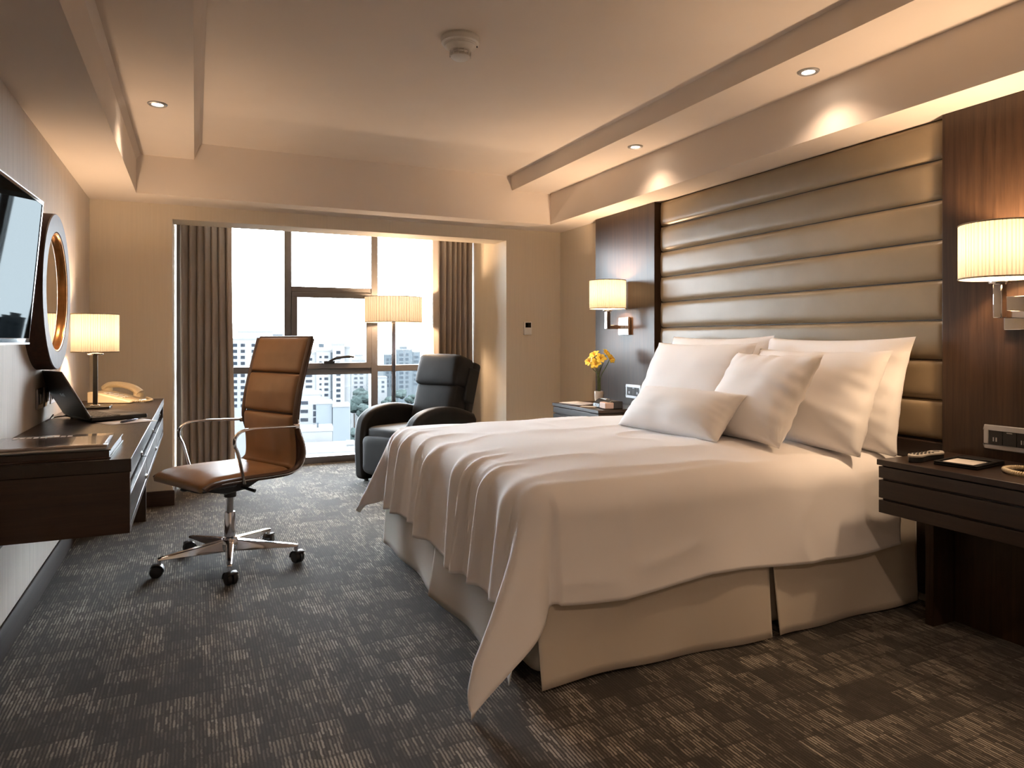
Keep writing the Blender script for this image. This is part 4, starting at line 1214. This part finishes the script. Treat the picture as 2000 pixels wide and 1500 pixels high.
# middle tower
building('white apartment tower with window columns, right of the office chair', 40.5, 311, r8,
    [(0, 7.2, 0, 14, -4.6), (7.2, 14.0, -1.0, 14, -3.6), (14.0, 19.0, -3.0, 12, -0.7), (19.0, 21.6, 0, 12, -2.2)],
    [(4.2, -7, 15, 2.35, 2.6, 1.1, 0), (9.0, -6, 11, 2.35, 0.9, 0.9, -1.0), (11.4, -6, 11, 2.35, 1.6, 1.1, -1.0), (16.4, -4, 14, 2.35, 1.7, 1.3, -3.0)],
    extra=[((8.3, 10.5, 0, 2, 60, 61.8), 'win_pale', 'roof_plant'), ((13.2, 13.9, -1.3, -1.0, 10, 58), 'win_pale', 'recess_strip')])
building('white mid-rise block with banded windows below the chair arm', 27.9, 222, r8,
    [(0, 7.6, 0, 10, -15.6)],
    [(2.6, -18, 4, 2.6, 2.2, 1.0, 0), (5.8, -19.4, 6, 2.0, 1.1, 1.6, 0)])
building('plain pale grey windowless block in front of the white tower', 31.4, 204, r8,
    [(0, 4.3, 0, 8, -17.0), (4.5, 9.2, -0.6, 8, -17.9)], [],
    mat='facade_grey', extra=[((4.3, 4.5, 0, 6, 0, 44), 'win_dark', 'joint_gap')])
building('low white building with a flat bright roof and a vent', 17.5, 152.5, r8,
    [(0, 9.2, 0, 7, -18.1)], [], mat='roof', extra=[((6.0, 6.4, 1, 1.4, 43.9, 45.6), 'win_pale', 'vent')])
building('lowest white flat-roofed annex just above the window sill', 17.0, 141.5, r8,
    [(0, 13.8, 0, 10, -20.9), (10.8, 12.0, 2, 4, -19.9)], [(11.4, -20.6, 1, 1, 0.5, 0.4, 2)], mat='roof')
building('hazy grey terraced block seen left of the window mullion', 92.5, 453, r8,
    [(0, 8.5, 0, 12, -12.0), (2.0, 6.8, 2, 10, -8.6)],
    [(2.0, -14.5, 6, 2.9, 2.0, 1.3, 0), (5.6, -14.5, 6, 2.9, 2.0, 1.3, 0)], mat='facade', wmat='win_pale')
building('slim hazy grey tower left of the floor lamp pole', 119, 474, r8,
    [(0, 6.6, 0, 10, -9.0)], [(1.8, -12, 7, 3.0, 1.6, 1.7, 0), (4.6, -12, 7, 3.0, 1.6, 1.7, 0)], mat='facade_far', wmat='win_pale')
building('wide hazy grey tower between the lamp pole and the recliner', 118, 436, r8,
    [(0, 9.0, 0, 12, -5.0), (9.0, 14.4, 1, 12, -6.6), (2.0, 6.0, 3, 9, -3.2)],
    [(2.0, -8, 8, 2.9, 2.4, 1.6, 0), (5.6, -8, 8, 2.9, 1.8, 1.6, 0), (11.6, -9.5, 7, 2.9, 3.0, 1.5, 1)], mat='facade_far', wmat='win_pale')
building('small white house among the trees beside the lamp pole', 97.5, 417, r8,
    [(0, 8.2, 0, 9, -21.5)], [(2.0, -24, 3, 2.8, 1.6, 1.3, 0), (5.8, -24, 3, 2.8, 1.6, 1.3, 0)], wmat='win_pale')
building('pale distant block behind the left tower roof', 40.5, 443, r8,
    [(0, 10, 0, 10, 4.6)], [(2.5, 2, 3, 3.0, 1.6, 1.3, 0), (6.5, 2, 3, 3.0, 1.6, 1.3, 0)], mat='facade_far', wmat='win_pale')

def tree(label, x, y, zt, r, seed, pale):
    t = thing('tree', label, 'tree', (x, y, GZ), 0, 'trees in the park below')
    hh = zt - GZ
    MB().tube([(0,0,0), (0.2,0.1,hh*0.35), (0,0,hh*0.7)], [0.5, 0.4, 0.25], 7).build('trunk', M['trunk'], t)
    rnd = random.Random(seed)
    mb = MB()
    for k in range(9):
        a = rnd.uniform(0, 6.28); q = rnd.uniform(0.1, 0.72)*r
        rr = r*rnd.uniform(0.36, 0.6)
        off = Vector((seed*3.7, k*1.9, 0))
        mb.ellipsoid((q*math.cos(a), q*math.sin(a), hh - rr - rnd.uniform(0, 0.75)*r), rr, rr, rr*0.85, 14, 9,
                     lambda d: 1 + 0.28*noise.noise(d*2.6+off) + 0.16*noise.noise(d*6+off))
    mb.build('crown', M['leaf2' if pale else 'leaf'], t, angle=60)
park = [
    (94.8, 440.1, -28.5, 6.0, 1, 'behind the others, left of the mullion'),
    (91.3, 403.3, -29.4, 5.2, 0, 'against the window mullion'),
    (78.8, 381.5, -28.7, 5.5, 0, 'high beside the white tower'),
    (81.9, 371.3, -31.9, 5.0, 1, 'left of the mullion, above the armchair arm'),
    (70.1, 341.6, -40.7, 4.6, 1, 'low beside the white tower'),
    (102.4, 398.3, -30.0, 5.2, 1, 'directly behind the lamp pole'),
    (110.8, 402.2, -27.2, 4.4, 1, 'right of the lamp pole, farthest back'),
    (107.9, 373.8, -28.2, 3.6, 0, 'touching the recliner back'),
]
for i, (x, y, zt, r, pale, where_) in enumerate(park):
    tree(('pale' if pale else 'dark') + ' green round tree ' + where_, x, y, zt, r, i+1, pale)
